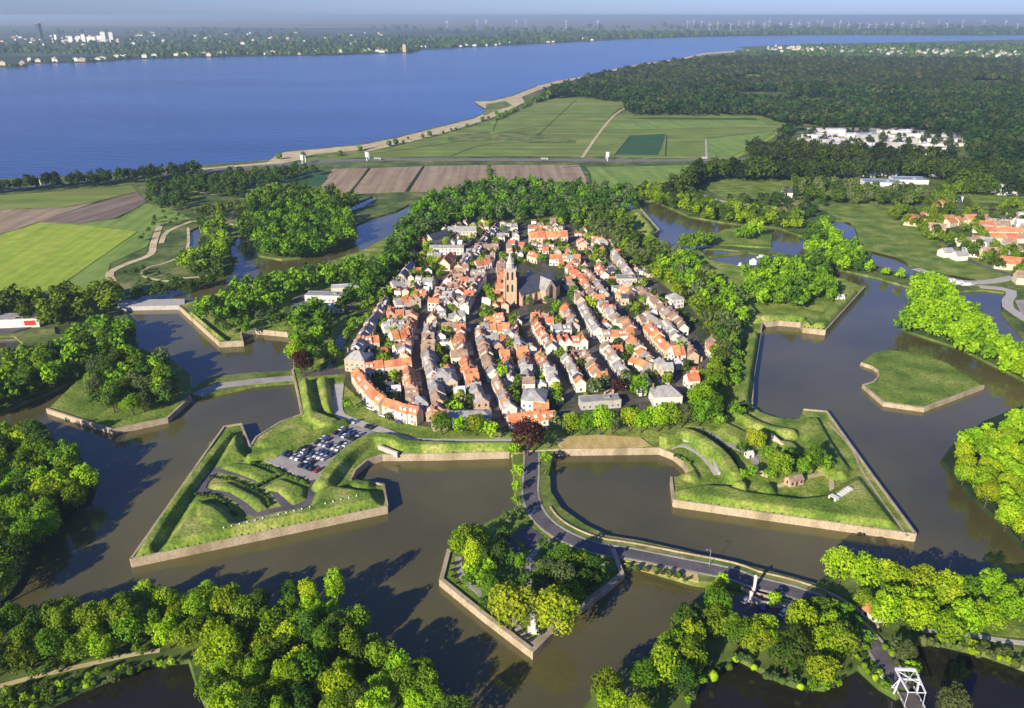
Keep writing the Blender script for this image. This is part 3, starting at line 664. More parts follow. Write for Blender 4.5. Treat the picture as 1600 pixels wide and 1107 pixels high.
# ------------------------------------------------------------------ houses
OCC = []   # occupied discs (x, y, r)
ROOFCOL = {'orange_tile': 'orange roofed', 'brown_tile': 'brown roofed', 'slate_roof': 'dark slate roofed', 'grey_roof': 'grey roofed', 'white_roof': 'white roofed', 'glass_roof': 'glass roofed'}
WALLCOL = {'white_wall': 'white', 'cream_wall': 'cream', 'brick_wall': 'brick', 'concrete': 'grey'}

def house_geo(w, d, e, r, style='gable', seed=0, win=True, dormer=False):
    """w along the ridge, d across; returns wall MB (walls, windows), roof MB, chimney MB"""
    R = random.Random(seed); wl = MB(); rf = MB(); chs = []; hw, hd = w / 2, d / 2
    if style == 'flat':
        wl.box(-hw, -hd, 0, hw, hd, e); rf.box(-hw + .3, -hd + .3, e + .01, hw - .3, hd - .3, e + .22)
        rf.box(-hw - .1, -hd - .1, e + .005, hw + .1, -hd + .25, e + .5); rf.box(-hw - .1, hd - .25, e + .005, hw + .1, hd + .1, e + .5)
        rf.box(hw * .2, -hd * .3, e + .22, hw * .2 + min(3, hw * .5), hd * .2, e + 1.3)
    elif style == 'hip':
        wl.box(-hw, -hd, 0, hw, hd, e); o = .35; k = min(hw, hd) * .95; rx = max(hw - k, .1); ry = max(hd - k, .1) if hd > hw else .05
        rf.add([(-hw - o, -hd - o, e), (hw + o, -hd - o, e), (hw + o, hd + o, e), (-hw - o, hd + o, e), (-rx, -ry, e + r), (rx, -ry, e + r), (rx, ry, e + r), (-rx, ry, e + r)],
               [(0, 1, 5, 4), (1, 2, 6, 5), (2, 3, 7, 6), (3, 0, 4, 7), (4, 5, 6, 7), (3, 2, 1, 0)])
    else:
        wl.add([(-hw, -hd, 0), (hw, -hd, 0), (hw, hd, 0), (-hw, hd, 0), (-hw, -hd, e), (hw, -hd, e), (hw, hd, e), (-hw, hd, e), (-hw, 0, e + r - .12), (hw, 0, e + r - .12)],
               [(0, 1, 5, 4), (2, 3, 7, 6), (1, 2, 6, 9, 5), (3, 0, 4, 8, 7)])
        o = .3; t = .22; xe = hw + .08; s = r / hd
        prof = [(-hd - o, e - o * s), (0, e + r), (hd + o, e - o * s), (hd + o, e - o * s + t), (0, e + r + t), (-hd - o, e - o * s + t)]
        V = [(x, y, z) for x in (-xe, xe) for y, z in prof]
        rf.add(V, [(0, 6, 7, 1), (1, 7, 8, 2), (2, 8, 9, 3), (3, 9, 10, 4), (4, 10, 11, 5), (5, 11, 6, 0), (0, 1, 4, 5), (1, 2, 3, 4), (6, 11, 10, 7), (7, 10, 9, 8)])
        if dormer:
            for sx in (-1, 1):
                y0 = -hd * .62; z0 = e + r * .30
                rf.box(sx * hw * .45 - .8, y0 - .5, z0, sx * hw * .45 + .8, y0 + 1.2, z0 + 1.3, 1)
        if style == 'row' and R.random() < .3:   # small lean-to behind
            wl.box(-hw * .9, hd, 0, hw * .1, hd + 3, 2.8); rf.box(-hw * .95, hd + .1, 2.81, hw * .15, hd + 3.1, 3.0)
    if style != 'flat' and R.random() < .85:
        sx = R.choice((-1, 1)) * (hw - .5)
        ch = MB(); chs.append(ch)
        ch.box(sx - .4, -.35, e + r * .6, sx + .4, .45, e + r + 1.1); ch.box(sx - .5, -.45, e + r + 1.11, sx + .5, .55, e + r + 1.25)
        if R.random() < .3:
            ch = MB(); chs.append(ch); ch.box(-sx - .35, hd * .3, e + r * .4, -sx + .35, hd * .3 + .7, e + r + .6)
    if win:
        fl = max(1, int(e / 2.9))
        for side in (-1, 1):
            n = max(1, int(w / 2.3)); y = side * (hd + .04)
            for f in range(fl):
                z = .9 + f * 2.9
                for i in range(n):
                    x = -hw + (i + .5) * w / n
                    if f == 0 and i == n // 2: wq, zl, zh = .5, .05, 2.2
                    else: wq, zl, zh = .55, z, z + 1.5
                    q = [(x - wq, y, zl), (x + wq, y, zl), (x + wq, y, zh), (x - wq, y, zh)]
                    if side > 0: q = q[::-1]
                    wl.add(q, [(0, 1, 2, 3)], 1)
            n = max(1, int(d / 3.2)); x = side * (hw + .04)
            for f in range(fl):
                for i in range(n):
                    yy = -hd + (i + .5) * d / n; z = .9 + f * 2.9
                    q = [(x, yy - .5, z), (x, yy + .5, z), (x, yy + .5, z + 1.4), (x, yy - .5, z + 1.4)]
                    if side < 0: q = q[::-1]
                    wl.add(q, [(0, 1, 2, 3)], 1)
    return wl, rf, chs

STUFFH = {}
def put_house(x, y, z, rz, w, d, e, r, style, wall, roof, label=None, group=None, cat='house', name='town_house', detail=False, dormer=False, indiv=True, win=True, seed=None, parts=True):
    seed = RND.randrange(10 ** 6) if seed is None else seed
    wl, rf, chs = house_geo(w, d, e, r, style, seed, win and not detail, dormer)
    if not indiv:
        for mb, ms in [(wl, (wall, 'window_glass')), (rf, (roof, 'white_wall'))] + [(c_, ('chimney_brick', 'white_wall')) for c_ in chs]:
            if not mb.V: continue
            mb.place(x, y, z, rz)
            for k, m in enumerate(ms):
                fs = [f for f, i in zip(mb.F, mb.I) if i == k]
                if fs:
                    V, F = STUFFH.setdefault(m, ([], [])); b = len(V)
                    V += mb.V; F += [tuple(q + b for q in f) for f in fs]
        return None
    t = empty(name, (x, y, z), rz); tag(t, label, cat, group)
    wl.build('wall', [wall, 'window_glass'] if 1 in wl.I else wall, t)
    ro = rf.build('roof', [roof, 'white_wall'] if 1 in rf.I else roof, t)
    for c_ in chs: c_.build('chimney', 'chimney_brick', ro)
    if detail:
        add_windows(t, w, d, e, R=random.Random(seed))
    return t

WINME = None
def add_windows(t, w, d, e, R=None, sides=('front', 'left'), sp=3.0, size=(1.1, 1.6)):
    """each window its own part, with a pale frame and dark pane"""
    global WINME
    if WINME is None:
        m = MB(); m.box(-.6, -.06, 0, .6, .0, .1); m.box(-.6, -.06, 1.5, .6, 0, 1.6); m.box(-.6, -.06, .1, -.5, 0, 1.5); m.box(.5, -.06, .1, .6, 0, 1.5); m.box(-.04, -.055, .1, .04, 0, 1.5)
        m.box(-.5, -.03, .1, .5, -.005, 1.5, 1); WINME = mesh_data('window', m.V, m.F, ['white_paint', 'window_glass'], m.I)
    fl = max(1, int(e / 2.9))
    for f in range(fl):
        z = .9 + f * 2.9
        n = max(1, int(w / sp))
        for i in range(n): link('window', WINME, t, (-w / 2 + (i + .5) * w / n, -d / 2 - .01, z), 0)
        n = max(1, int(d / sp))
        for i in range(n): link('window', WINME, t, (-w / 2 - .01, d / 2 - (i + .5) * d / n, z), -math.pi / 2)
    D = MB(); D.box(-.55, -.1, 0, .55, -.01, 2.2)
    D.build('door', 'chimney_brick', t, loc=(w * .12 if int(w / sp) > 1 else w * .3, -d / 2, 0))

STREETS = [[(786, 347), (746, 381), (705, 428), (675, 465), (660, 505), (653, 532), (650, 566), (657, 593), (666, 647)],
           [(797, 374), (773, 421), (749, 465), (737, 499), (735, 539), (747, 580), (763, 617), (778, 654)],
           [(818, 350), (818, 387)], [(817, 472), (824, 519), (842, 549), (863, 573), (882, 607), (892, 628)],
           [(847, 398), (856, 431), (872, 462), (899, 494), (918, 529), (935, 560), (955, 590), (968, 617)],
           [(884, 350), (899, 387), (926, 428), (952, 462), (984, 507), (1012, 541), (1042, 573), (1068, 607)],
           [(1010, 430), (1040, 470), (1066, 505), (1094, 545), (1100, 580)], [(690, 660), (780, 662), (880, 645), (960, 630), (1060, 620)],
           [(655, 498), (740, 497)], [(700, 432), (770, 430)], [(920, 535), (1000, 527)]]
STW = [A(s, 3.1) for s in STREETS]
ROWS_HOUSES = []
def row(pts, phrase, roofs, walls, lot=5.0, dep=8.4, e=5.0, r=2.7, zr=8.2, perp=.15, gap=0.0, prio=1, jit=.6, detail=False, style='row', fix=False):
    P = A(pts, zr)
    seg = [math.dist(P[i], P[i + 1]) for i in range(len(P) - 1)]; total = sum(seg)
    k = max(1, round(total / lot)); lw = total / k; R = random.Random(hash(phrase) % 9973 if False else sum(map(ord, phrase)))
    rf_, wl_ = R.choice(roofs), R.choice(walls)
    for i in range(k):
        if R.random() < .45: rf_ = R.choice(roofs)
        if R.random() < .5: wl_ = R.choice(walls)
        s = (i + .5) * lw; a = 0
        while a < len(seg) - 1 and s > seg[a]: s -= seg[a]; a += 1
        t = s / seg[a]; p0 = P[a]; p1 = P[a + 1]
        x = p0[0] + (p1[0] - p0[0]) * t; y = p0[1] + (p1[1] - p0[1]) * t
        ang = math.atan2(p1[1] - p0[1], p1[0] - p0[0])
        if math.cos(ang) < 0: ang += math.pi
        if R.random() < gap: continue
        dd = dep * .82 + R.uniform(-.9, .9); ee = e + R.uniform(-jit, jit) * 1.6; rr = r + R.uniform(-.5, .5)
        ww = lw - .06
        if R.random() < perp * .7: args = (dd, ww, ee + .6, min(rr, ww * .55), ang + math.pi / 2)
        else: args = (ww, dd, ee, rr, ang)
        need = dd / 2 + 3.0
        for st in ([] if fix else STW):
            for i2 in range(len(st) - 1):
                A_, B_ = Vector(st[i2]), Vector(st[i2 + 1]); ab = B_ - A_; tt = max(0, min(1, (Vector((x, y)) - A_).dot(ab) / ab.length_squared)); near_ = A_ + ab * tt; dv = Vector((x, y)) - near_
                if 1.0 < dv.length < need: sh = min(3.6, need - dv.length); x += dv.x / dv.length * sh; y += dv.y / dv.length * sh
        if not fix and min(line_dist((x, y), s_) for s_ in STW) < 3.6: continue
        ROWS_HOUSES.append(dict(x=x, y=y, rz=args[4], w=args[0], d=args[1], e=args[2], r=args[3], roof=rf_, wall=wl_, phrase=phrase, prio=prio, detail=detail, dormer=R.random() < .25, style=style))
        OCC.append((x, y, max(ww, dd) * .52))

O, Bn, Gy, Sl = 'orange_tile', 'brown_tile', 'grey_roof', 'slate_roof'
Wh, Cr, Bk = 'white_wall', 'cream_wall', 'brick_wall'
mix = [O, O, Bn, Bn, Gy, Gy]; mixg = [Gy, Gy, Bn, O, Sl]; wmix = [Wh, Wh, Wh, Cr, Bk]
row([(558, 584), (573, 605), (588, 622), (600, 631), (626, 640), (656, 648)], 'curved front terrace behind the rampart', [O], [Cr, Wh, Cr], lot=5.6, dep=8, e=6, r=3.2, perp=0, jit=.1, detail=True, fix=True)
row([(569, 573), (642, 565)], 'straight terrace behind the gatehouse', [O], [Wh, Cr], dep=8.5, perp=0, jit=.15, fix=True)
row([(638, 577), (642, 607)], 'short terrace closing the front left court', [O], [Wh, Bk], dep=8, perp=0, jit=.2)
row([(650, 612), (654, 634)], 'gabled pair near the foot of the curved street', [Gy, Bn], [Wh], dep=8)
row([(611, 532), (643, 526)], 'steep roofed block left of the curved street', [O], [Wh, Cr], dep=11, r=4.4, e=6.5, perp=0)
row([(616, 546), (641, 541)], 'second block left of the curved street', [O, Bn], [Wh], dep=9, perp=0)
row([(558, 532), (592, 529)], 'short terrace above the gatehouse', [O], [Cr, Wh], dep=9, perp=.1)
row([(556, 546), (566, 528), (576, 510), (588, 492), (602, 470)], 'edge row beside the inner canal', mixg, wmix, dep=8, e=5, gap=.1)
row([(598, 512), (642, 505)], 'cross row west of the curved street', mix, wmix, perp=.4)
row([(604, 492), (645, 490)], 'upper cross row west of the curved street', mix, wmix, perp=.4)
row([(616, 474), (655, 468)], 'far cross row west of the curved street', mixg, wmix, perp=.3)
row([(652, 500), (645, 530), (640, 560)], 'west side of the curved street', mix, wmix, dep=8, gap=.1)
row([(692, 448), (672, 470), (656, 495)], 'upper west side of the curved street', mixg, wmix, dep=9)
row([(735, 385), (712, 418), (697, 442)], 'top west side of the curved street', mix, wmix, dep=9)
row([(667, 508), (665, 530), (666, 560), (671, 590), (676, 615), (682, 640), (690, 654)], 'east side of the curved street', mix, wmix, dep=9, perp=.3)
row([(676, 500), (688, 480), (700, 462), (714, 438), (728, 414)], 'upper east side of the curved street', mix, wmix, dep=9, perp=.3)
row([(742, 398), (756, 374), (768, 356)], 'top east side of the curved street', mixg, wmix, dep=9)
row([(704, 540), (730, 534)], 'tall orange block between the two west streets', [O], [Cr, Wh], dep=12, r=4.5, perp=0)
row([(704, 554), (730, 552)], 'second block between the two west streets', [O, Bn], [Cr, Wh], dep=9, perp=0)
row([(690, 512), (728, 510)], 'cross row between the two west streets', [Gy, Bn, Gy], wmix, perp=.3)
row([(686, 495), (728, 492)], 'upper cross row between the two west streets', mix, wmix, perp=.4)
row([(694, 474), (734, 470)], 'far cross row between the two west streets', mix, wmix, perp=.4)
row([(730, 562), (735, 585), (744, 610), (754, 632)], 'west side of the church street', [O, Gy, Bn, O], wmix, dep=9, perp=.4)
row([(728, 505), (726, 530), (728, 550)], 'mid west side of the church street', mix, wmix, dep=8)
row([(762, 428), (744, 455), (732, 480)], 'upper west side of the church street', mix, wmix, dep=8, perp=.3)
row([(745, 512), (747, 540), (753, 565), (762, 585)], 'east side of the church street', [O, O, Bn, Gy], wmix, dep=8.5, perp=.1)
row([(768, 594), (777, 616), (789, 641)], 'long narrow terrace near the front gate', [O, Bn, Gy], [Wh], dep=7.5, perp=0, jit=.1, detail=True)
row([(793, 656), (867, 649)], 'low orange terrace beside the copper beech', [O], [Cr, Wh], lot=8, dep=7.5, e=3.5, r=3.4, zr=7, perp=0, jit=.05, detail=True, fix=True)
row([(709, 440), (764, 439)], 'white row across the upper west blocks', [Gy, O, Bn], [Wh], dep=8, perp=0, jit=.2)
row([(742, 386), (793, 385)], 'long brown terrace at the top of town', [Bn], [Bk, Cr], dep=9, perp=0, jit=.1)
row([(716, 458), (724, 446)], 'small pair above the church street', [O], [Wh])
row([(770, 402), (785, 425), (782, 452)], 'row just left of the church tower', [O, Bn], [Cr, Wh], dep=8, perp=.3)
row([(758, 500), (786, 497)], 'orange roofs in front of the church tower', [O], [Cr, Bk], dep=9, perp=0)
row([(752, 514), (786, 512), (808, 514)], 'white fronted row facing the church tower', [Gy, O, Gy], [Wh], dep=9, perp=.2)
row([(756, 530), (790, 528)], 'short cross row below the church front', [O, Gy], [Wh, Cr], dep=8)
row([(806, 526), (816, 548), (822, 575), (826, 600)], 'west side of the centre lane', [Gy, O, Gy, Bn], wmix, dep=8, perp=.2)
row([(786, 548), (794, 570), (800, 592)], 'back row west of the centre lane', mixg, wmix, dep=7, gap=.2)
row([(828, 494), (842, 522), (850, 542), (858, 566), (870, 597)], 'narrow row east of the centre lane', [O, Bn, O, Gy], [Cr, Wh], dep=7, perp=.2)
row([(836, 492), (858, 498)], 'orange cluster below the church', [O, Bn], [Cr], dep=9)
row([(857, 533), (917, 531)], 'comb shaped terrace of white gables', [O], [Wh], lot=4.6, dep=10, perp=1, jit=.1, fix=True)
row([(862, 512), (892, 510)], 'short row above the comb terrace', mixg, wmix, dep=8)
row([(914, 550), (925, 572), (942, 592)], 'orange row in the lower east block', [O, O, Bn], [Wh, Cr], dep=9, perp=.1)
row([(884, 556), (896, 578), (908, 600)], 'back row in the lower centre block', mixg, wmix, dep=7, gap=.25)
row([(937, 541), (952, 562), (969, 583)], 'grey row with an orange end house', [Gy, Gy, Bn], [Cr, Wh], dep=8, perp=0)
row([(940, 525), (988, 520)], 'wide cross row of white fronts', [O, O, Bn], [Wh], dep=9.5, perp=.3, fix=True)
row([(986, 528), (1001, 547), (1018, 566)], 'row left of the long main street', [Bn, Gy, O], [Wh, Cr], dep=9)
row([(988, 562), (1012, 572)], 'orange pair in the lower east block', [O], [Wh, Cr], dep=9)
row([(1011, 510), (1027, 530), (1045, 547)], 'east side of lower main street', [O, O, Bn], [Cr, Wh], dep=9)
row([(1043, 554), (1067, 551)], 'tall orange house pair east of main street', [O], [Wh], dep=10, r=4.2)
row([(1040, 563), (1053, 580)], 'grey end row of the main street', [Gy], [Wh, Cr], dep=9)
row([(1062, 592), (1080, 590)], 'orange house pair by the east trees', [O], [Wh], dep=9)
row([(1054, 483), (1074, 509), (1093, 528), (1110, 546)], 'outer east terrace beside the avenue', [Gy, Bn, Bn, O], [Cr, Wh], dep=8, perp=.1)
row([(1048, 540), (1066, 532), (1085, 556)], 'back row inside the east edge', mix, wmix, dep=8, gap=.15)
row([(1040, 505), (1056, 524)], 'inner east block back row', mixg, wmix, dep=8, gap=.1)
row([(827, 373), (886, 371)], 'broad orange terrace at the top of town', [O], [Cr], lot=7, dep=11, e=7, r=4.2, perp=0, jit=.05)
row([(830, 384), (866, 384)], 'low range below the broad orange terrace', [O, Bn], [Cr], dep=7, e=4)
row([(889, 356), (905, 384), (924, 412), (940, 433)], 'upper east side of main street', [Gy, Bn, Gy, O], [Wh, Wh, Cr], dep=9.5, perp=.05, jit=.3)
row([(940, 433), (961, 466), (979, 491), (998, 517)], 'middle east side of main street', [Gy, Gy, Bn, O], [Wh, Wh, Cr], dep=9.5, perp=.05, jit=.3)
row([(889, 417), (911, 437), (928, 462)], 'upper west side of main street', [O, Bn, Gy, O], [Wh, Cr], dep=9, perp=.3)
row([(930, 464), (953, 487), (971, 505)], 'middle west side of main street', [O, Bn, Gy], [Wh, Cr], dep=9, perp=.3)
row([(959, 394), (972, 412), (986, 431)], 'grey slanting row at the upper east edge', [Gy, Bn], [Cr], dep=8, perp=0)
row([(925, 372), (945, 380)], 'short white row at the north east corner', [Gy, O], [Wh], dep=8)
row([(998, 450), (1027, 474), (1050, 497)], 'terrace behind the flat grey block', [Bn, Bn, Gy], [Cr, Wh], dep=8.5, perp=.1)
row([(966, 457), (980, 462)], 'big orange roof beside main street', [O], [Bk], lot=9, dep=13, r=4.5, perp=0)
row([(990, 498), (1010, 494), (1022, 500)], 'grey roofs in the middle east block', [Gy, Bn], [Cr], dep=9)
row([(858, 404), (907, 405)], 'pale row north east of the church', [Gy, Gy, O], [Wh], dep=7.5, perp=0)
row([(893, 413), (906, 416)], 'orange pair behind the pale row', [O], [Bk])
row([(827, 398), (846, 402)], 'orange houses north of the church nave', [O], [Cr, Bk], dep=9)
row([(882, 480), (890, 494), (899, 508)], 'orange row east of the church green', [O, O, Gy], [Cr], dep=8)
row([(903, 478), (916, 501), (929, 519)], 'grey terrace in the middle of the town', [Gy], [Wh], dep=8.5, perp=0, jit=.2)
row([(884, 436), (898, 452), (908, 468)], 'slanting row east of the church choir', [O, Bn, Bn], [Cr, Wh], dep=7, perp=.6)
row([(697, 414), (706, 402)], 'tall orange house near the white barracks', [O], [Cr], lot=10, dep=12, r=4.5, perp=0)
row([(612, 446), (640, 442)], 'orange house row at the west tree belt', [O, O, Gy], [Wh], dep=9)
row([(650, 438), (680, 440)], 'mixed row below the barracks', mix, wmix, perp=.5)
row([(648, 458), (686, 456)], 'mixed row west of the upper street', mix, wmix, perp=.5)
row([(643, 410), (626, 432)], 'grey sheds along the west tree belt', [Gy], [Cr, Wh], e=4.5, dep=8, perp=0)
row([(668, 398), (690, 399)], 'grey roofs below the white barracks', [Gy], [Cr], dep=11, e=5, perp=0)
row([(776, 368), (812, 368)], 'orange cluster at the north end', [O, Bn, Gy], wmix, perp=.4)
row([(782, 355), (808, 354)], 'northernmost short row', [Gy, O], [Wh], perp=.3)
row([(824, 357), (880, 358)], 'row behind the broad orange terrace', [Gy, O, Bn], [Wh, Cr], perp=.3)
row([(742, 412), (768, 408)], 'white and grey cross row at the upper centre', [Gy, O], [Wh], perp=.4)
row([(736, 428), (760, 426)], 'small cross row at the upper centre', mix, wmix, perp=.4)
row([(700, 575), (706, 600)], 'back row beside the hipped grey hall', mix, wmix, dep=8, gap=.2)
row([(910, 420), (930, 440), (948, 462)], 'inner row of the upper east block', mix, wmix, dep=7, gap=.2)

# named buildings
def block(px, py, zr, w, d, e, r, style, wall, roof, label, ang=0.0, name='building', cat='building', detail=True, **k):
    x, y = at(px, py, zr); OCC.append((x, y, max(w, d) * .5))
    return put_house(x, y, 3.1, ang, w, d, e, r, style, wall, roof, label=label, name=name, cat=cat, detail=detail, **k)
STR = math.radians
block(559, 562, 9, 12, 10, 7.5, 4, 'hip', 'brick_wall', 'grey_roof', 'brick gatehouse with grey pyramid roof where the left causeway enters town', STR(-12), name='gatehouse', cat='gatehouse')
block(835, 622, 9, 12, 14, 7.5, 3.5, 'hip', 'white_wall', 'grey_roof', 'large white house with grey hipped roof above the low orange terrace', STR(-8), name='villa', cat='villa')
block(845, 640, 6, 8, 7, 4, 3, 'gable', 'cream_wall', 'orange_tile', 'small orange roofed cottage in front of the large white house', 0, name='cottage', cat='house')
block(1040, 615, 8, 15, 11, 5.5, 4.2, 'hip', 'white_wall', 'grey_roof', 'white villa with dark mansard roof among the front right trees', STR(5), name='villa', cat='villa')
block(937, 627, 6, 21, 7, 4.5, 0, 'flat', 'concrete', 'grey_roof', 'long low flat grey building behind the front avenue trees', STR(8), name='school_building')
block(733, 652, 6, 22, 9, 4.5, 2, 'hip', 'cream_wall', 'grey_roof', 'long pale grey roofed hall behind the front avenue trees', STR(2), name='hall')
block(693, 588, 8, 12, 13, 6, 3.5, 'hip', 'cream_wall', 'grey_roof', 'broad grey hipped hall between the two western streets', STR(2), name='hall')
block(978, 440, 6, 15, 10, 6.5, 0, 'flat', 'cream_wall', 'grey_roof', 'flat roofed grey office block beside the east trees', STR(0), name='office_block')
block(698, 388, 8, 29, 8, 6, 1.6, 'gable', 'white_wall', 'grey_roof', 'long white barracks range at the upper left of town', 0, name='barracks')
block(722, 362, 8, 26, 9, 6.5, 3, 'gable', 'cream_wall', 'grey_roof', 'cream barracks range with grey roof at the back of the courtyard', STR(4), name='barracks')
block(684, 370, 8, 24, 8, 6, 3, 'gable', 'cream_wall', 'slate_roof', 'dark roofed left wing closing the barracks courtyard', STR(52), name='barracks')
block(654, 628, 9, 8, 8, 6, 3.5, 'hip', 'white_wall', 'grey_roof', 'white house with grey hipped roof inside the front left court', STR(20), name='town_villa', cat='villa')
block(514, 466, 5, 32, 9, 5, 0, 'flat', 'white_wall', 'grey_roof', 'long low white shed with grey roof west of the inner canal', STR(-4), name='workshop')
block(540, 454, 5, 20, 9, 5, 0, 'flat', 'cream_wall', 'white_roof', 'pale flat roofed workshop behind the long white shed', STR(10), name='workshop')
block(520, 484, 5, 14, 7, 4, 2, 'gable', 'white_wall', 'white_roof', 'small white roofed store in front of the long shed', STR(20), name='workshop')
block(474, 484, 5, 12, 7, 4, 2, 'gable', 'cream_wall', 'slate_roof', 'small dark roofed house left of the long white shed', STR(-10), name='cottage', cat='house')
block(1070, 434, 5, 10, 7, 4, 2.6, 'gable', 'white_wall', 'white_roof', 'white roofed pavilion among trees outside the upper east edge', STR(-20), name='pavilion', cat='pavilion')
block(1013, 428, 5, 8, 7, 5, 3, 'hip', 'cream_wall', 'grey_roof', 'small cream house among trees by the upper east edge', 0, name='cottage', cat='house')
block(1054, 470, 7, 9, 10, 6.5, 3, 'hip', 'white_wall', 'grey_roof', 'round cornered white house at the head of the outer east terrace', STR(20), name='villa', cat='villa')

# fill the blocks with small back houses, then garden trees
for s in STREETS:
    ribbon('street', A(s, 3.1), 5.5, 3.16 + RND.uniform(0, .03), 'road_brick', th=.15, kind='structure')
SW_ = [A(s, 3.1) for s in STREETS]
townP = A([(556, 585), (552, 556), (566, 520), (596, 460), (640, 405), (690, 352), (893, 352), (955, 385), (1000, 430), (1060, 480), (1105, 535), (1112, 585), (1070, 612), (960, 626), (880, 640), (780, 650), (700, 650), (640, 640), (590, 615)], 3)
CHX, CHY = at(797, 476, 3)
church_zone = [at(790, 500, 3), at(790, 420, 3), at(870, 400, 3), at(880, 470, 3), at(850, 500, 3)]
GARDEN = []
rr = random.Random(5)
for q in scatter(townP, 6.2, rr, .4):
    if min(line_dist(q, s) for s in SW_) < 5.5: continue
    if inside(q, church_zone): continue
    dmin = min(math.dist(q, o[:2]) - o[2] for o in OCC)
    if dmin < 1.0: continue
    if rr.random() < .33 and dmin > 2.4:
        w = rr.uniform(4, 6.5); d = rr.uniform(4, 6.5)
        best = min(((line_dist(q, s), s) for s in SW_), key=lambda v: v[0])[1]; kk = min(range(len(best) - 1), key=lambda z_: line_dist(q, best[z_:z_ + 2])); ang = math.atan2(best[kk + 1][1] - best[kk][1], best[kk + 1][0] - best[kk][0]) + rr.choice((0, 0, math.pi / 2))
        ROWS_HOUSES.append(dict(x=q[0], y=q[1], rz=ang, w=w, d=d, e=rr.choice((2.8, 3.2, 5.4)), r=rr.uniform(1.6, 2.8), roof=rr.choice([O, O, Bn, Gy, Gy, Sl, 'white_roof']), wall=rr.choice(wmix), phrase='', prio=.2, detail=False, dormer=False, style=rr.choice(('gable', 'gable', 'flat'))))
        OCC.append((q[0], q[1], 3.2))
    else:
        GARDEN.append((q[0], q[1], rr.choice((1.3, 1.6, 2.0, 2.6, 3.4)))); OCC.append((q[0], q[1], 1.0))
# the houses that show largest become things; the rest of the far end is one mass
for h in ROWS_HOUSES:
    px, py, f = proj(h['x'], h['y'], 6)
    h['sz'] = (h['w'] * h['d']) ** .5 * (h['e'] + 2) ** .5 / f * (1.0 if h['phrase'] else .35); h['px'] = px; h['py'] = py
ROWS_HOUSES.sort(key=lambda h: -h['sz'])
NIND = 288
from collections import defaultdict
cnt = defaultdict(list)
for h in ROWS_HOUSES[:NIND]: cnt[h['phrase']].append(h)
total_in_row = defaultdict(int)
for h in ROWS_HOUSES: total_in_row[h['phrase']] += 1
backs = []
for ph, hs in cnt.items():
    vert = (max(q['px'] for q in hs) - min(q['px'] for q in hs)) < (max(q['py'] for q in hs) - min(q['py'] for q in hs)) * 1.3
    hs.sort(key=lambda h: -h['py'] if vert else h['px'])
    for i, h in enumerate(hs):
        rc = ROOFCOL[h['roof']]; wc = WALLCOL[h['wall']]
        where = ('from the near end' if vert else 'from the left')
        if ph: lb = '%s %s house, %s %s, %s' % (rc, wc, ordn(i + 1), where, ph)
        else: lb = '%s %s back house, %s from the left among the back gardens' % (rc, wc, ordn(i + 1))
        w = lb.split()
        if len(w) > 16: lb = '%s house, %s %s, %s' % (rc, ordn(i + 1), where, ph)
        if len(lb.split()) > 16: lb = '%s house, %s, %s' % (rc.split()[0], ordn(i + 1), ph)
        put_house(h['x'], h['y'], 3.1, h['rz'], h['w'], h['d'], h['e'], h['r'], h['style'], h['wall'], h['roof'], label=lb, group=('houses of the ' + ph) if ph else 'back houses in the gardens', detail=h['detail'], dormer=h['dormer'])
for h in ROWS_HOUSES[NIND:]:
    put_house(h['x'], h['y'], 3.1, h['rz'], h['w'], h['d'], h['e'], h['r'], h['style'], h['wall'], h['roof'], indiv=False, dormer=h['dormer'])
V = []; F = []; I = []; ms = []
for m, (v, f) in STUFFH.items():
    b = len(V); V += v; F += [tuple(q + b for q in t) for t in f]; I += [len(ms)] * len(f); ms.append(m)
if V:
    tag(link('small_town_houses', mesh_data('small_town_houses', V, F, ms, I)), 'mass of smaller orange and grey roofed houses filling the town blocks', 'houses', kind='stuff')
print('houses', len(ROWS_HOUSES), 'gardens', len(GARDEN))

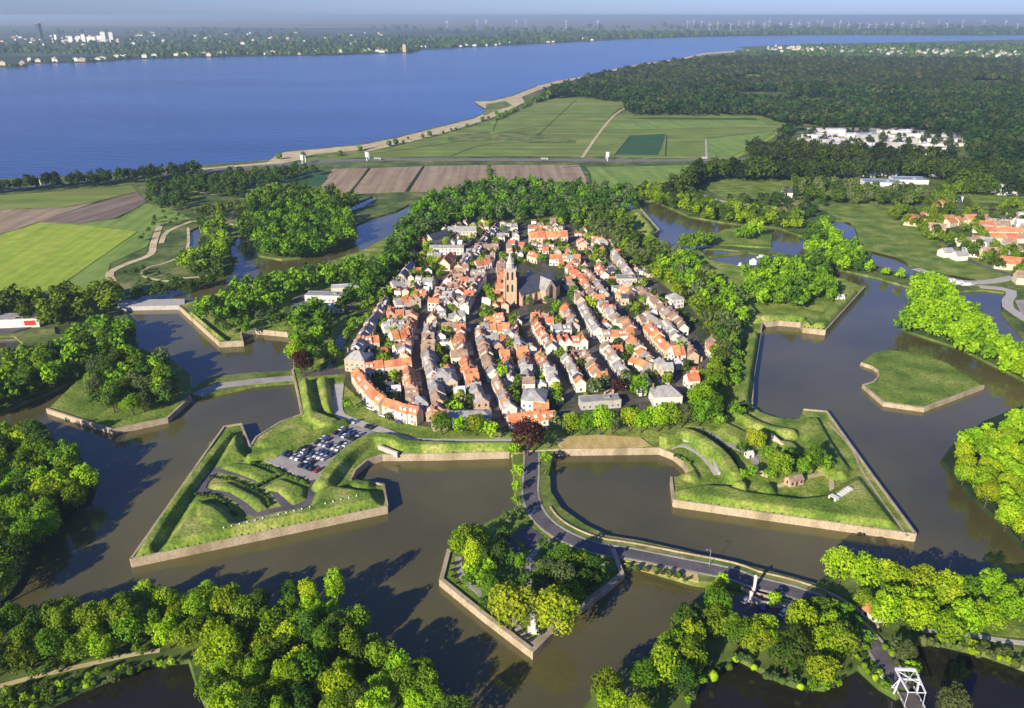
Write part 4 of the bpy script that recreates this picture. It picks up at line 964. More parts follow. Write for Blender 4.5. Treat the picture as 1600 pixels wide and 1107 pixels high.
# church: tall brick tower with pale spire, dark slate nave, transept with gable, apse
def church():
    t = empty('church', (CHX, CHY, 3.1), STR(0)); tag(t, 'large old church with tall square brick tower, pale spire and dark slate nave', 'church')
    m = MB(); s = 3.9
    m.box(-s, -s, 0, s, s, 26)
    for a in (-1, 1):
        for b in (-1, 1): m.box(a * s - .7, b * s - .7, 0, a * s + .7, b * s + .7, 21)
    for z in (8.6, 17.4): m.box(-s - .25, -s - .25, z, s + .25, s + .25, z + .5)
    tw = m.build('tower', 'tower_brick', t)
    p = MB(); p.box(-s - .5, -s - .5, 26.01, s + .5, s + .5, 26.6)
    for k in range(6):
        x = -s + k * 2 * s / 5
        for yy in (-s - .3, s + .3): p.box(x - .4, yy - .15, 26.61, x + .4, yy + .15, 27.4)
        for xx in (-s - .3, s + .3): p.box(xx - .15, x - .35, 26.61, xx + .15, x + .35, 27.4)
    p.build('parapet', 'concrete', tw)
    w = MB()
    for z0, z1 in ((19, 24), (10.5, 15)):
        for x in (-1.6, 1.6):
            for k, (lx, ly) in enumerate(((0, -1), (-1, 0), (1, 0), (0, 1))):
                if lx == 0: y = ly * (s + .05); q = [(x - .7, y, z0), (x + .7, y, z0), (x + .7, y, z1), (x, y, z1 + 1), (x - .7, y, z1)]
                else: X = lx * (s + .05); q = [(X, x - .7, z0), (X, x + .7, z0), (X, x + .7, z1), (X, x, z1 + 1), (X, x - .7, z1)]
                w.add(q, [(0, 1, 2, 3, 4)])
    w.build('belfry_window', 'window_glass', tw)
    sp = MB(); n = 8
    rings = [(2.9, 26.6), (2.7, 29.5), (3.1, 29.8), (1.9, 31.6), (1.6, 33.2), (1.0, 34.6), (.25, 40)]
    V = [(r * math.cos(math.pi / 8 + math.pi / 4 * i), r * math.sin(math.pi / 8 + math.pi / 4 * i), z) for r, z in rings for i in range(n)]
    F = [(a * n + i, a * n + (i + 1) % n, (a + 1) * n + (i + 1) % n, (a + 1) * n + i) for a in range(len(rings) - 1) for i in range(n)] + [tuple(range((len(rings) - 1) * n, len(rings) * n))]
    sp.add(V, F).build('spire', 'concrete', tw)
    f = MB(); f.cyl(0, 0, 40, 41.6, .1, .06, 6); f.box(-.5, -.05, 41, .5, .05, 41.12); f.build('finial', 'grey_metal', tw)
    # nave axis towards the right and back
    ax = STR(36); nv = bpy.data.objects.new('nave', None)
    L_, W_, E_, R_ = 33, 14, 8.5, 9
    def pl(mb): return mb.place(0, 0, 0, ax)
    wl = MB(); x0, x1 = 4, 4 + L_
    wl.add([(x0, -W_ / 2, 0), (x1, -W_ / 2, 0), (x1, W_ / 2, 0), (x0, W_ / 2, 0), (x0, -W_ / 2, E_), (x1, -W_ / 2, E_), (x1, W_ / 2, E_), (x0, W_ / 2, E_), (x0, 0, E_ + R_ - .2), (x1, 0, E_ + R_ - .2)],
           [(0, 1, 5, 4), (2, 3, 7, 6), (1, 2, 6, 9, 5), (3, 0, 4, 8, 7)])
    for k in range(7):
        x = x0 + 1 + k * 5.1
        for sy in (-1, 1): wl.box(x - .5, sy * W_ / 2 - (.0 if sy > 0 else 1.1), 0, x + .5, sy * W_ / 2 + (1.1 if sy > 0 else 0), E_ - 2)
    n_ = pl(wl).build('nave', 'tower_brick', t)
    rf = MB(); o = .5; s_ = R_ / (W_ / 2)
    pr = [(-W_ / 2 - o, E_ - o * s_), (0, E_ + R_), (W_ / 2 + o, E_ - o * s_), (W_ / 2 + o, E_ - o * s_ + .4), (0, E_ + R_ + .4), (-W_ / 2 - o, E_ - o * s_ + .4)]
    rf.add([(x, y, z) for x in (x0 - .2, x1 + .2) for y, z in pr], [(0, 6, 7, 1), (1, 7, 8, 2), (2, 8, 9, 3), (3, 9, 10, 4), (4, 10, 11, 5), (5, 11, 6, 0), (0, 1, 4, 5), (1, 2, 3, 4), (6, 11, 10, 7), (7, 10, 9, 8)])
    pl(rf).build('roof', 'slate_roof', n_)
    for k in range(6):
        x = x0 + 3.5 + k * 5.1
        for sy in (-1, 1):
            y = sy * (W_ / 2 + .06); q = MB(); q.add([(x - .8, y, 2.5), (x + .8, y, 2.5), (x + .8, y, 6.5), (x, y, 7.8), (x - .8, y, 6.5)], [(0, 1, 2, 3, 4)]); pl(q).build('window', 'window_glass', n_)
    # transept, facing the camera with a brick gable
    tr = MB(); a, b = x0 + 17, x0 + 26.5; yl = W_ / 2 + 6.5; m_ = (a + b) / 2; E2, R2 = 9.5, 6.5
    tr.add([(a, -yl, 0), (b, -yl, 0), (b, yl, 0), (a, yl, 0), (a, -yl, E2), (b, -yl, E2), (b, yl, E2), (a, yl, E2), (m_, -yl, E2 + R2 - .2), (m_, yl, E2 + R2 - .2)],
           [(3, 0, 4, 7), (1, 2, 6, 5), (0, 1, 5, 8, 4), (2, 3, 7, 9, 6)])
    tro = pl(tr).build('transept', 'tower_brick', t)
    r2 = MB(); s2 = R2 / 4.75
    pr = [(a - .4, E2 - .4 * s2), (m_, E2 + R2), (b + .4, E2 - .4 * s2), (b + .4, E2 - .4 * s2 + .4), (m_, E2 + R2 + .4), (a - .4, E2 - .4 * s2 + .4)]
    r2.add([(x, y, z) for y in (-yl - .2, yl + .2) for x, z in pr], [(0, 6, 7, 1), (1, 7, 8, 2), (2, 8, 9, 3), (3, 9, 10, 4), (4, 10, 11, 5), (5, 11, 6, 0), (0, 1, 4, 5), (1, 2, 3, 4), (6, 11, 10, 7), (7, 10, 9, 8)])
    pl(r2).build('roof', 'grey_roof', tro)
    q = MB(); y = -yl - .06; q.add([(m_ - 1.6, y, 3), (m_ + 1.6, y, 3), (m_ + 1.6, y, 11), (m_, y, 13.4), (m_ - 1.6, y, 11)], [(0, 1, 2, 3, 4)]); pl(q).build('window', 'window_glass', tro)
    # apse
    ap = MB(); n = 6; V = []
    for r, z in ((W_ / 2 - 1, 0), (W_ / 2 - 1, 8.2), (W_ / 2 - .3, 8.25), (.3, 16)):
        for i in range(n + 1):
            g = -math.pi / 2 + math.pi * i / n; V.append((x1 + r * math.cos(g), r * math.sin(g), z))
    k = n + 1
    ap.add(V, [(i, i + 1, k + i + 1, k + i) for i in range(n)]); ap.add(V, [(2 * k + i, 2 * k + i + 1, 3 * k + i + 1, 3 * k + i) for i in range(n)], 1)
    pl(ap).build('apse', ['tower_brick', 'slate_roof'], t)
    # aisles left of tower foot: low annex lit by the sun
    an = MB(); an.box(-13, -6, 0, -4.7, 4, 6); an.box(-13.3, -6.3, 6.01, -4.7, 4.3, 6.5, 1); an.build('annex', ['tower_brick', 'orange_tile'], t)
church()
# ------------------------------------------------------------------ trees
def rand_dirs(n, rng):
    v = rng.normal(size=(n, 3)); return v / np.linalg.norm(v, axis=1, keepdims=True)

def leaf_quads(cent, nor, size, rng):
    n = len(cent)
    a = np.cross(nor, rng.normal(size=(n, 3))); a /= np.linalg.norm(a, axis=1, keepdims=True) + 1e-9
    b = np.cross(nor, a)
    s = (size * rng.uniform(.6, 1.35, n))[:, None]; k = rng.uniform(.55, 1.0, n)[:, None]
    V = np.stack([cent - a * s - b * s * k * .6, cent + a * s * .7 - b * s * k, cent + a * s + b * s * k * .6, cent - a * s * .7 + b * s * k], axis=1)
    return V.reshape(-1, 3), np.arange(4 * n).reshape(n, 4)

def crown_arrays(seed, nclump, per, leaf, shape='round'):
    """leaf sprays over lumpy clumps; crown radius 1, base of trunk at z=0"""
    rng = np.random.default_rng(seed)
    zc, rz, rx = {'round': (1.45, .95, 1.0), 'tall': (2.3, 1.8, .95), 'flat': (1.35, .62, 1.05), 'loose': (1.5, 1.05, 1.0)}[shape]
    cents = []; rads = []
    g = math.pi * (3 - 5 ** .5)
    for i in range(nclump):
        z = 1 - 1.65 * (i + .5) / nclump; r = math.sqrt(max(0, 1 - z * z)); a = i * g + rng.uniform(-.4, .4)
        k = rng.uniform(.42, .86)
        cents.append((r * math.cos(a) * rx * k, r * math.sin(a) * rx * k, zc + z * rz * (k + .08))); rads.append(rng.uniform(.17, .42) * (1.15 if shape == 'tall' else 1))
    cents.append((0, 0, zc)); rads.append(.6)
    cents = np.array(cents); rads = np.array(rads)
    P = []; N = []
    for c, r in zip(cents, rads):
        n = int(per * (r / .38) ** 2); u = rand_dirs(n, rng); u[:, 2] = np.where(u[:, 2] < -.55, -u[:, 2], u[:, 2])
        p = c + u * r * rng.uniform(.70, 1.16, (n, 1)) * np.array([1, 1, 1.0 if shape != 'tall' else 1.35])
        nn = u + rng.normal(scale=.5, size=(n, 3)); nn /= np.linalg.norm(nn, axis=1, keepdims=True)
        d = np.linalg.norm(p[:, None, :] - cents[None], axis=2) / rads[None]
        keep = (d < .70).sum(axis=1) == 0
        P.append(p[keep]); N.append(nn[keep])
    P = np.concatenate(P); N = np.concatenate(N)
    # stray sprays break up the outline
    m = int(len(P) * .09); u = rand_dirs(m, rng); q = np.array([0, 0, zc]) + u * np.array([rx, rx, rz]) * rng.uniform(.9, 1.12, (m, 1))
    P = np.concatenate([P, q]); N = np.concatenate([N, u])
    return leaf_quads(P, N, leaf, rng)

def trunk_mb(shape, seed):
    R = random.Random(seed); m = MB(); top = {'round': 1.3, 'tall': 2.6, 'flat': 1.2, 'loose': 1.4}[shape]
    m.cyl(0, 0, -.05, top * .55, .075, .055, 8); m.cyl(0, 0, top * .55 - .002, top, .054, .03, 8)
    for k in range(5):
        a = k * 1.256 + R.uniform(-.3, .3); z = top * (.45 + .09 * k)
        m.bar((0, 0, z), (math.cos(a) * .55, math.sin(a) * .55, z + .38), .035)
    return m
SHAPES = {}
def crown_mesh(kind, shape, var, hi):
    key = (kind, shape, var, hi)
    if key not in SHAPES:
        nc, per, lf = {2: (36, 120, .062), 1: (22, 52, .095)}[hi]
        V, F = crown_arrays(100 + var * 7 + len(shape), nc + (8 if shape == 'tall' else 0), per, lf, shape)
        SHAPES[key] = mesh_data('crown', V, F, 'leaf_' + kind)
    return SHAPES[key]
TRUNKS = {}
def trunk_mesh(shape):
    if shape not in TRUNKS:
        m = trunk_mb(shape, 3); TRUNKS[shape] = mesh_data('trunk', m.V, m.F, 'bark')
    return TRUNKS[shape]
COLW = {'lime': 'bright lime green', 'green': 'fresh green', 'deep': 'dark green', 'olive': 'grey green', 'yellow': 'yellow green', 'copper': 'dark copper leaved'}
SHW = {'round': 'round', 'tall': 'tall narrow', 'flat': 'spreading', 'loose': 'loose crowned'}
TREES = []     # dicts
RT = random.Random(21)
def add_tree(x, y, z, R, kind, shape, where):
    if shape == 'tall' and R > 3.8: R *= .72
    TREES.append(dict(x=x, y=y, z=z, R=R, kind=kind, shape=shape, where=where))
def pick(k): return RT.choice(k) if isinstance(k, (list, tuple)) else k
HF = {'round': 1.45, 'tall': 2.3, 'flat': 1.35, 'loose': 1.5}
def trees_at(lst, where, kind, shape='round', z=3.1, R=5):
    for q in lst:
        r = q[2] if len(q) > 2 else R; k = q[3] if len(q) > 3 else pick(kind); s = q[4] if len(q) > 4 else pick(shape)
        x, y = at(q[0], q[1], z + HF[s] * r); add_tree(x, y, z, r, k, s, where)
def grove(pts, where, kind, sp, R, shape='round', z=1.6, jit=.33, edge=None):
    P = A(pts, z + 1.3 * sum(R) / 2)
    for q in scatter(P, sp, RT, jit): add_tree(q[0], q[1], z, RT.uniform(*R), pick(kind), pick(shape), where)
def tree_row(pts, where, kind, sp, R, shape='round', z=3.1, jit=1.0):
    P = A(pts, z + 1.4 * sum(R) / 2); seg = [math.dist(P[i], P[i + 1]) for i in range(len(P) - 1)]; n = max(1, round(sum(seg) / sp))
    for i in range(n + 1):
        s = sum(seg) * i / n; a = 0
        while a < len(seg) - 1 and s > seg[a]: s -= seg[a]; a += 1
        t = min(1, s / seg[a]); add_tree(P[a][0] + (P[a + 1][0] - P[a][0]) * t + RT.uniform(-jit, jit), P[a][1] + (P[a + 1][1] - P[a][1]) * t + RT.uniform(-jit, jit), z, RT.uniform(*R), pick(kind), pick(shape), where)

L, G_, D_, Ov, Y_, Cp = 'lime', 'green', 'deep', 'olive', 'yellow', 'copper'
# near groves
grove([(-20, 990), (20, 975), (110, 950), (140, 965), (200, 945), (240, 922), (300, 918), (345, 915), (372, 950), (420, 925), (450, 925), (480, 905), (520, 920), (545, 965), (590, 990), (640, 1040), (700, 1080), (720, 1125), (340, 1125), (300, 1070), (285, 1005), (240, 1000), (190, 985), (140, 1005), (60, 1020), (0, 1040), (-20, 1050)],
      'on the near bank at lower left', [L, L, G_, G_, D_], 7.6, (3.2, 5.4), shape=['round'] * 6 + ['tall'], z=1.7)
grove([(-40, 672), (40, 672), (90, 690), (130, 722), (146, 742), (120, 780), (70, 830), (30, 880), (0, 920), (-40, 950)], 'in the big grove at left edge', [G_, L, G_, D_], 9.0, (4.8, 6.2), z=1.7)
grove([(1490, 712), (1530, 668), (1600, 640), (1660, 640), (1660, 860), (1600, 840), (1560, 800), (1520, 766)], 'in the grove on the right edge', [L], 9.2, (4.2, 4.9), shape='round', z=1.7, jit=.22)
tree_row([(1312, 885), (1345, 896), (1380, 900), (1415, 905), (1450, 918), (1478, 928)], 'in the front row by the lower right moat', [L], 8.3, (5.0, 5.6), z=1.8, jit=.6)
tree_row([(1400, 938), (1450, 945), (1500, 925), (1545, 922), (1600, 925), (1640, 925)], 'in the second row by the lower right moat', [L, G_], 9, (4.6, 5.6), z=1.8)
tree_row([(1385, 955), (1430, 962)], 'beside the small red hut at lower right', [L], 9, (4.8, 5.4), z=1.8)
tree_row([(1480, 978), (1512, 972), (1560, 950), (1610, 955)], 'behind the grass path at lower right', [L, G_], 9, (5.0, 5.8), z=1.8)
grove([(925, 1075), (950, 1045), (990, 1035), (1030, 1010), (1070, 960), (1100, 935), (1130, 940), (1150, 975), (1210, 985), (1235, 960), (1290, 965), (1315, 985), (1330, 1010), (1310, 1055), (1250, 1060), (1180, 1025), (1130, 1005), (1090, 1030), (1060, 1100), (930, 1125)],
      'on the wooded spit at lower right', [L, L, G_, D_], 9.4, (4.2, 5.6), z=1.7)
trees_at([(1120, 925, 3.4), (1130, 906, 3), (1275, 950, 4.6), (1210, 935, 2.6), (1350, 935, 3.4, G_)], 'by the gate pillars on the causeway', [L, G_], z=2.0)
trees_at([(1415, 1020, 3.2, Ov), (1402, 1008, 2.4, Ov), (1426, 1040, 2.6, L), (1490, 1100, 4.6, Ov), (1355, 995, 2.6), (1340, 975, 2.6), (1322, 960, 3.2), (1300, 950, 3.4)], 'beside the white drawbridge', [G_], z=1.7)
tree_row([(-10, 985), (40, 972), (90, 955), (140, 968), (185, 960)], 'in the back row at the lower left corner', [L, G_, G_], 8, (4.2, 5.6), z=1.7)
tree_row([(-15, 1035), (20, 1030), (62, 1012), (110, 1000), (150, 1012), (200, 985)], 'in the front row at the lower left corner', [L, G_], 8.5, (4.0, 5.6), z=1.7)
# monument island
trees_at([(722, 846, 5.4, L), (738, 868, 3.6, L, 'tall'), (762, 876, 3.2, L, 'tall'), (745, 838, 4.2, G_), (798, 945, 7.6, Y_, 'round'), (868, 950, 7.6, Y_, 'round'), (786, 838, 3.2, D_), (778, 862, 4.0, D_), (772, 852, 3.4, G_), (790, 810, 2.6, Ov), (812, 800, 2.6, Ov),
          (752, 905, 3.4, G_), (775, 905, 3.2, D_), (888, 848, 4.6, Ov, 'tall'), (878, 872, 4.6, G_), (912, 858, 3.0, L, 'tall'), (938, 872, 3.2, Ov, 'tall'), (850, 905, 4.2, D_), (880, 900, 4.8, Ov), (905, 905, 4.2, D_), (925, 905, 3.6, D_), (860, 880, 3.6, D_), (898, 925, 3.4, G_), (820, 905, 2.8, D_), (736, 890, 3.2, L), (730, 905, 2.4, G_), (768, 925, 3.6, G_), (760, 945, 2.6, D_), (800, 870, 3.0, D_), (812, 880, 3.0, G_), (844, 925, 3.6, Ov), (858, 895, 4.4, Ov), (872, 885, 4.2, Ov), (900, 880, 4.0, G_), (925, 885, 3.6, D_), (940, 895, 3.0, D_), (905, 930, 3.0, G_), (882, 925, 3.4, D_), (850, 850, 2.4, D_)],
         'on the monument island', [G_], z=2.3)
trees_at([(809, 735, 2.6, L), (805, 700, 3.2, L), (853, 712, 3.0, L), (808, 760, 2.3, L), (806, 780, 2.2, G_), (852, 740, 1.8, Ov)], 'along the straight causeway below town', [L], z=2.3)
trees_at([(825, 678, 7.6, Cp)], 'at the town end of the causeway', [Cp])
# ravelin island left
grove([(125, 605), (150, 582), (190, 560), (230, 548), (265, 562), (284, 590), (278, 612), (232, 630), (190, 632), (150, 622), (125, 620)], 'on the left ravelin island', [G_, G_, D_, Ov, L], 8.0, (4.2, 5.8), shape=['round', 'loose'], z=2.3)
# avenue below the town
tree_row([(690, 662), (715, 662), (744, 662), (765, 668)], 'in the avenue left of the front gate', [G_, L], 8, (4.2, 5.2))
tree_row([(872, 664), (905, 656), (940, 660), (965, 655), (1000, 654), (1034, 655), (1060, 648), (1085, 645), (1110, 640)], 'in the avenue right of front gate', [G_, L, Ov, G_], 7.4, (4.6, 6.0))
trees_at([(1098, 622, 7.0, L), (1000, 604, 5.0, G_), (930, 606, 4.6, Ov), (943, 600, 3.8, Ov), (872, 618, 3.4, G_), (785, 582, 4, L), (712, 632, 4, L), (718, 616, 3.2, Y_), (786, 400, 4, G_), (1062, 545, 4, L), (978, 590, 4, Ov), (870, 478, 4.4, G_), (895, 455, 4.4, G_), (768, 466, 4.4, G_), (846, 405, 4, G_), (965, 600, 4.2, Cp), (760, 450, 3, G_), (826, 470, 3.5, Ov), (855, 470, 3, Ov), (846, 560, 3, Y_), (850, 580, 3, Ov), (838, 505, 3.6, Ov)], 'inside the town', [G_])
tree_row([(1135, 500), (1130, 530), (1128, 560), (1118, 590), (1108, 612)], 'on the east rampart beside the town', [G_, D_, Ov], 8, (4.6, 6.2))
tree_row([(1150, 510), (1146, 560), (1146, 594)], 'on the outer slope of the east rampart', [G_, Ov], 12, (3.6, 5.0))
grove([(1040, 400), (1075, 395), (1100, 425), (1130, 440), (1165, 470), (1160, 500), (1128, 490), (1100, 470), (1070, 445), (1040, 430), (1020, 415)], 'at the upper east edge of town', [L, G_, Ov, G_], 10, (4.4, 6.0), z=3.1)
grove([(1155, 430), (1190, 412), (1230, 405), (1280, 412), (1300, 432), (1300, 462), (1260, 470), (1220, 474), (1190, 468), (1165, 450)], 'on the upper right bastion', [L, G_, G_, D_], 10, (4.6, 6.2), z=3.1)
trees_at([(1180, 684, 4.6, Y_), (1218, 722, 5.6, G_), (1274, 716, 5.2, G_), (1175, 735, 3.2, G_), (1150, 640, 4, G_), (1120, 650, 4.4, G_), (1160, 740, 2.4, L), (1200, 712, 3.6, G_), (1236, 712, 3.4, D_), (1256, 730, 4.0, G_), (1290, 724, 3.6, G_), (1160, 700, 3.0, D_), (1204, 738, 3.0, G_)], 'on the right front bastion', [G_], z=3.1)
# right belts
grove([(1428, 440), (1460, 430), (1488, 455), (1492, 478), (1540, 490), (1550, 520), (1610, 545), (1660, 575), (1660, 610), (1600, 586), (1500, 540), (1412, 508)], 'in the belt by the wide moat', [L, L, G_], 9.4, (4.4, 5.8), z=1.5)
grove([(1258, 352), (1290, 340), (1310, 375), (1350, 390), (1360, 412), (1330, 418), (1290, 412), (1262, 400)], 'between the right hand ponds', [L, G_, D_], 10, (4.2, 5.8), z=1.5)
tree_row([(1335, 413), (1352, 418), (1372, 420), (1392, 424), (1410, 428)], 'in the small row on the right dike', [L], 11, (3.6, 4.4), z=1.5)
# left belts
grove([(-30, 595), (30, 578), (70, 548), (110, 520), (160, 500), (200, 505), (208, 530), (170, 548), (110, 572), (60, 598), (0, 622), (-30, 640)], 'in the left belt beside the moat', [G_, G_, L, D_], 9.5, (4.4, 6.0), z=1.5)
grove([(300, 478), (340, 460), (380, 440), (440, 430), (520, 415), (560, 405), (570, 425), (500, 440), (460, 450), (440, 465), (400, 485), (360, 490), (345, 505), (320, 495)], 'on the left side bastion', [G_, D_, G_, L], 10, (4.4, 6.2), z=3.1)
grove([(455, 480), (500, 470), (515, 500), (500, 545), (478, 572), (458, 560), (462, 520)], 'along the left rampart road', [G_, L, D_], 10, (4.6, 6.0), z=3.1)
trees_at([(474, 566, 6, Cp), (541, 616, 4.2, G_, 'tall'), (452, 548, 3.6, L), (548, 560, 3, Cp)], 'where the left causeway meets the rampart', [G_])
# the merged masses further off
MASS = []
def mass(pts, where, kind, sp, R, z=1.4, lod=1, jit=.4): MASS.append((pts, where, kind, sp, R, z, lod, jit))
mass([(600, 395), (622, 352), (650, 318), (700, 300), (760, 288), (830, 284), (880, 290), (930, 292), (985, 300), (1000, 318), (930, 336), (900, 346), (860, 336), (760, 340), (700, 346), (670, 362), (640, 388), (610, 415), (590, 430), (575, 420)], 'dark belt of big trees behind the town', [G_, D_, D_, Ov], 10.5, (4.4, 7), 2.6)
mass([(900, 332), (985, 336), (990, 372), (1030, 388), (1062, 400), (1040, 425), (1005, 410), (975, 390), (930, 362)], 'trees round the upper right corner of town', [G_, D_, Ov], 10.5, (4.6, 6.6), 3.1)
mass([(985, 300), (1010, 288), (1060, 292), (1110, 315), (1180, 325), (1250, 335), (1262, 352), (1205, 350), (1130, 342), (1080, 332), (1040, 318), (1005, 308)], 'tree row along the far upper moat', [G_, D_, L], 10, (3.8, 5.2))
mass([(1066, 388), (1060, 372), (1090, 366), (1120, 372), (1110, 382), (1080, 390)], 'clump on the small upper island', [G_], 9, (4, 5.5))
mass([(1145, 356), (1175, 352), (1190, 362), (1165, 372), (1150, 366)], 'second clump on the small upper island', [G_, L], 9, (4, 5.5))
mass([(398, 345), (430, 325), (470, 318), (530, 320), (556, 345), (552, 372), (500, 394), (450, 400), (405, 395)], 'wooded peninsula in the upper left water', [G_, L, D_], 10, (4.2, 6))
mass([(400, 300), (440, 290), (480, 296), (530, 305), (560, 312), (540, 330), (460, 315), (410, 325), (390, 350), (385, 372), (370, 360), (388, 318)], 'dark thicket beyond the upper left water', [D_, G_], 12, (5, 7))
mass([(310, 345), (345, 350), (362, 372), (355, 410), (340, 425), (300, 428), (270, 425), (285, 400), (315, 395), (322, 365)], 'thicket beside the reed pools', [G_, D_, L], 11, (4.5, 6))
mass([(225, 290), (300, 278), (380, 270), (460, 262), (500, 266), (440, 280), (385, 288), (380, 305), (300, 300), (290, 325), (260, 325), (230, 312)], 'bushy ground below the highway', ['wild', D_], 13, (3.5, 6))
mass([(290, 330), (330, 320), (380, 315), (385, 340), (330, 340)], 'bushes near the reed pools', ['wild', G_], 13, (3, 5))
mass([(-300, 305), (0, 288), (120, 277), (250, 268), (262, 263), (330, 262), (330, 265), (250, 275), (0, 294), (-300, 314)], 'tree belt between highway and lake', [D_, 'forest'], 13, (5.5, 7.5))
mass([(0, 462), (60, 456), (140, 452), (190, 446), (200, 462), (150, 480), (120, 500), (60, 500), (20, 490), (-60, 495), (-60, 465)], 'tree belt below the lime green field', [D_, G_], 11, (4.5, 6.5))
mass([(200, 455), (300, 436), (350, 428), (352, 433), (300, 447), (215, 466)], 'hedge on the upper left channel bank', [D_], 9, (3, 4.2))
mass([(-60, 640), (-60, 600), (0, 575), (30, 560), (60, 540), (50, 560), (20, 590), (0, 610)], 'willows at the left edge', [G_], 9, (4, 5.5))
mass([(560, 430), (600, 400), (625, 380), (640, 392), (610, 430), (590, 455), (565, 470), (530, 480)], 'trees along the upper left edge of town', [G_, D_], 10.5, (4.6, 6.4), 3.1)
mass([(508, 560), (560, 490), (600, 455), (604, 460), (575, 495), (548, 530), (530, 560)], 'hedge beside the inner canal', [G_], 8, (2.6, 3.8), 3.1)
# right background
mass([(1085, 262), (1150, 258), (1250, 258), (1380, 258), (1470, 256), (1600, 262), (1640, 280), (1500, 276), (1440, 268), (1350, 270), (1270, 276), (1200, 274), (1120, 272), (1090, 280), (1060, 300), (1020, 304), (1070, 280)], 'dark tree belt below the highway', ['forest', D_], 15, (7, 10))
mass([(1165, 240), (1225, 222), (1250, 226), (1320, 232), (1400, 236), (1490, 240), (1490, 246), (1350, 245), (1200, 246)], 'tree belt above the highway', ['forest', D_], 16, (7, 9.5))
mass([(1240, 284), (1290, 280), (1350, 292), (1400, 300), (1440, 295), (1470, 300), (1420, 318), (1370, 314), (1300, 312), (1260, 308)], 'orchard scrub right of the meadow', ['wild', D_, Ov], 12, (4, 6.5))
mass([(1130, 312), (1200, 305), (1240, 308), (1200, 320), (1150, 322)], 'scrub on the upper meadow', ['wild'], 14, (3, 5))
mass([(1400, 322), (1440, 330), (1460, 300), (1480, 280), (1560, 285), (1500, 300), (1490, 330), (1470, 352), (1500, 372), (1560, 385), (1600, 400), (1600, 432), (1540, 404), (1470, 378), (1420, 352), (1390, 335)], 'tree rows along the right meadow edge', [G_, D_], 12, (3.6, 5.0))
mass([(1490, 318), (1620, 320), (1640, 350), (1560, 350), (1530, 380), (1640, 400), (1640, 440), (1560, 400), (1490, 345)], 'garden trees of the right suburb', [D_, G_], 21, (3.6, 5.2))
mass([(1480, 262), (1640, 262), (1640, 300), (1500, 295), (1520, 282), (1480, 280)], 'woods behind the right suburb', ['forest', D_], 15, (7, 9))
mass([(1078, 430), (1110, 432), (1150, 480), (1160, 520), (1140, 600), (1112, 620), (1118, 570), (1120, 530), (1100, 500)], 'tree belt inside the east rampart', [G_, D_, Ov], 10.5, (4.0, 5.6), 3.1)
mass([(1010, 415), (1040, 420), (1060, 432), (1090, 470), (1130, 510), (1122, 530), (1084, 480), (1040, 440), (1000, 425)], 'avenue trees behind the outer east terrace', [G_, L], 10, (3.6, 5.0), 3.1)
mass([(330, 500), (360, 492), (440, 476), (470, 490), (455, 512), (400, 512), (360, 520)], 'shrubs on the left side bastion', [G_, D_, 'wild'], 10, (2.6, 4.5), 3.1)
mass([(180, 500), (215, 548), (150, 575), (60, 612), (0, 640), (-60, 660), (-60, 640), (40, 600), (120, 560)], 'undergrowth along the left belt shore', [D_, G_], 8, (2.6, 4.0), 1.3)
mass([(1240, 284), (1270, 300), (1300, 330), (1280, 340), (1200, 322), (1130, 312), (1180, 318)], 'loose bushes at the edge of the upper meadow', ['wild', D_], 19, (3, 5))
mass([(560, 556), (545, 600), (560, 625), (600, 655), (640, 665), (640, 660), (600, 645), (572, 615), (556, 590)], 'hedges before the curved terrace', [D_], 13, (1.4, 2.2), 3.1)
mass([(0, 560), (40, 545), (90, 540), (60, 560), (10, 590), (-50, 600)], 'willows between the left ponds', [G_, Ov], 11, (3.5, 5))
mass([(230, 330), (262, 326), (300, 345), (262, 352), (240, 372), (215, 385)], 'scrub on the sandy ground by the reed pools', ['wild'], 17, (1.6, 2.8))
mass([(180, 425), (235, 415), (262, 425), (230, 440), (190, 446)], 'scrub between the sand tracks', ['wild', 'deep'], 12, (1.6, 2.8))
mass([(-20, 1082), (60, 1066), (240, 1026), (290, 1032), (235, 1043), (130, 1080), (40, 1116), (-20, 1140)], 'low scrub between the sand path and the dark ditch', ['wild', 'lime', 'olive', 'green'], 2.9, (.6, 1.5), 1.5)
mass([(1060, 1075), (1100, 1050), (1150, 1022), (1200, 1048), (1250, 1066), (1300, 1066), (1330, 1040), (1336, 1050), (1290, 1082), (1240, 1076), (1200, 1060), (1150, 1032), (1100, 1060), (1070, 1110)], 'shrubs along the shore of the lower right spit', ['wild', 'lime', 'olive'], 3.2, (.8, 2.0), 1.5)
mass([(1440, 992), (1500, 1000), (1600, 1030), (1640, 1040), (1640, 1058), (1540, 1028), (1490, 1016), (1440, 1004)], 'flowering scrub on the lower right shore', ['wild', 'lime', 'olive'], 3.0, (.8, 1.9), 1.5)
mass([(980, 882), (1085, 900), (1085, 912), (1030, 900), (970, 888)], 'reeds and shrubs below the causeway', ['wild', 'olive'], 2.8, (.6, 1.4), 2.0)
mass([(1340, 995), (1362, 1012), (1395, 1075), (1385, 1080), (1345, 1040), (1330, 1015)], 'shrubs left of the road to the drawbridge', ['wild', 'lime'], 3.2, (.7, 1.5), 1.5)
mass([(20, 975), (130, 1010), (240, 1000), (230, 1018), (120, 1036), (0, 1066), (-30, 1070), (-30, 1040)], 'undergrowth above the sand path', ['green', 'deep'], 4.5, (1.2, 2.6), 1.5)
RF = random.Random(77)
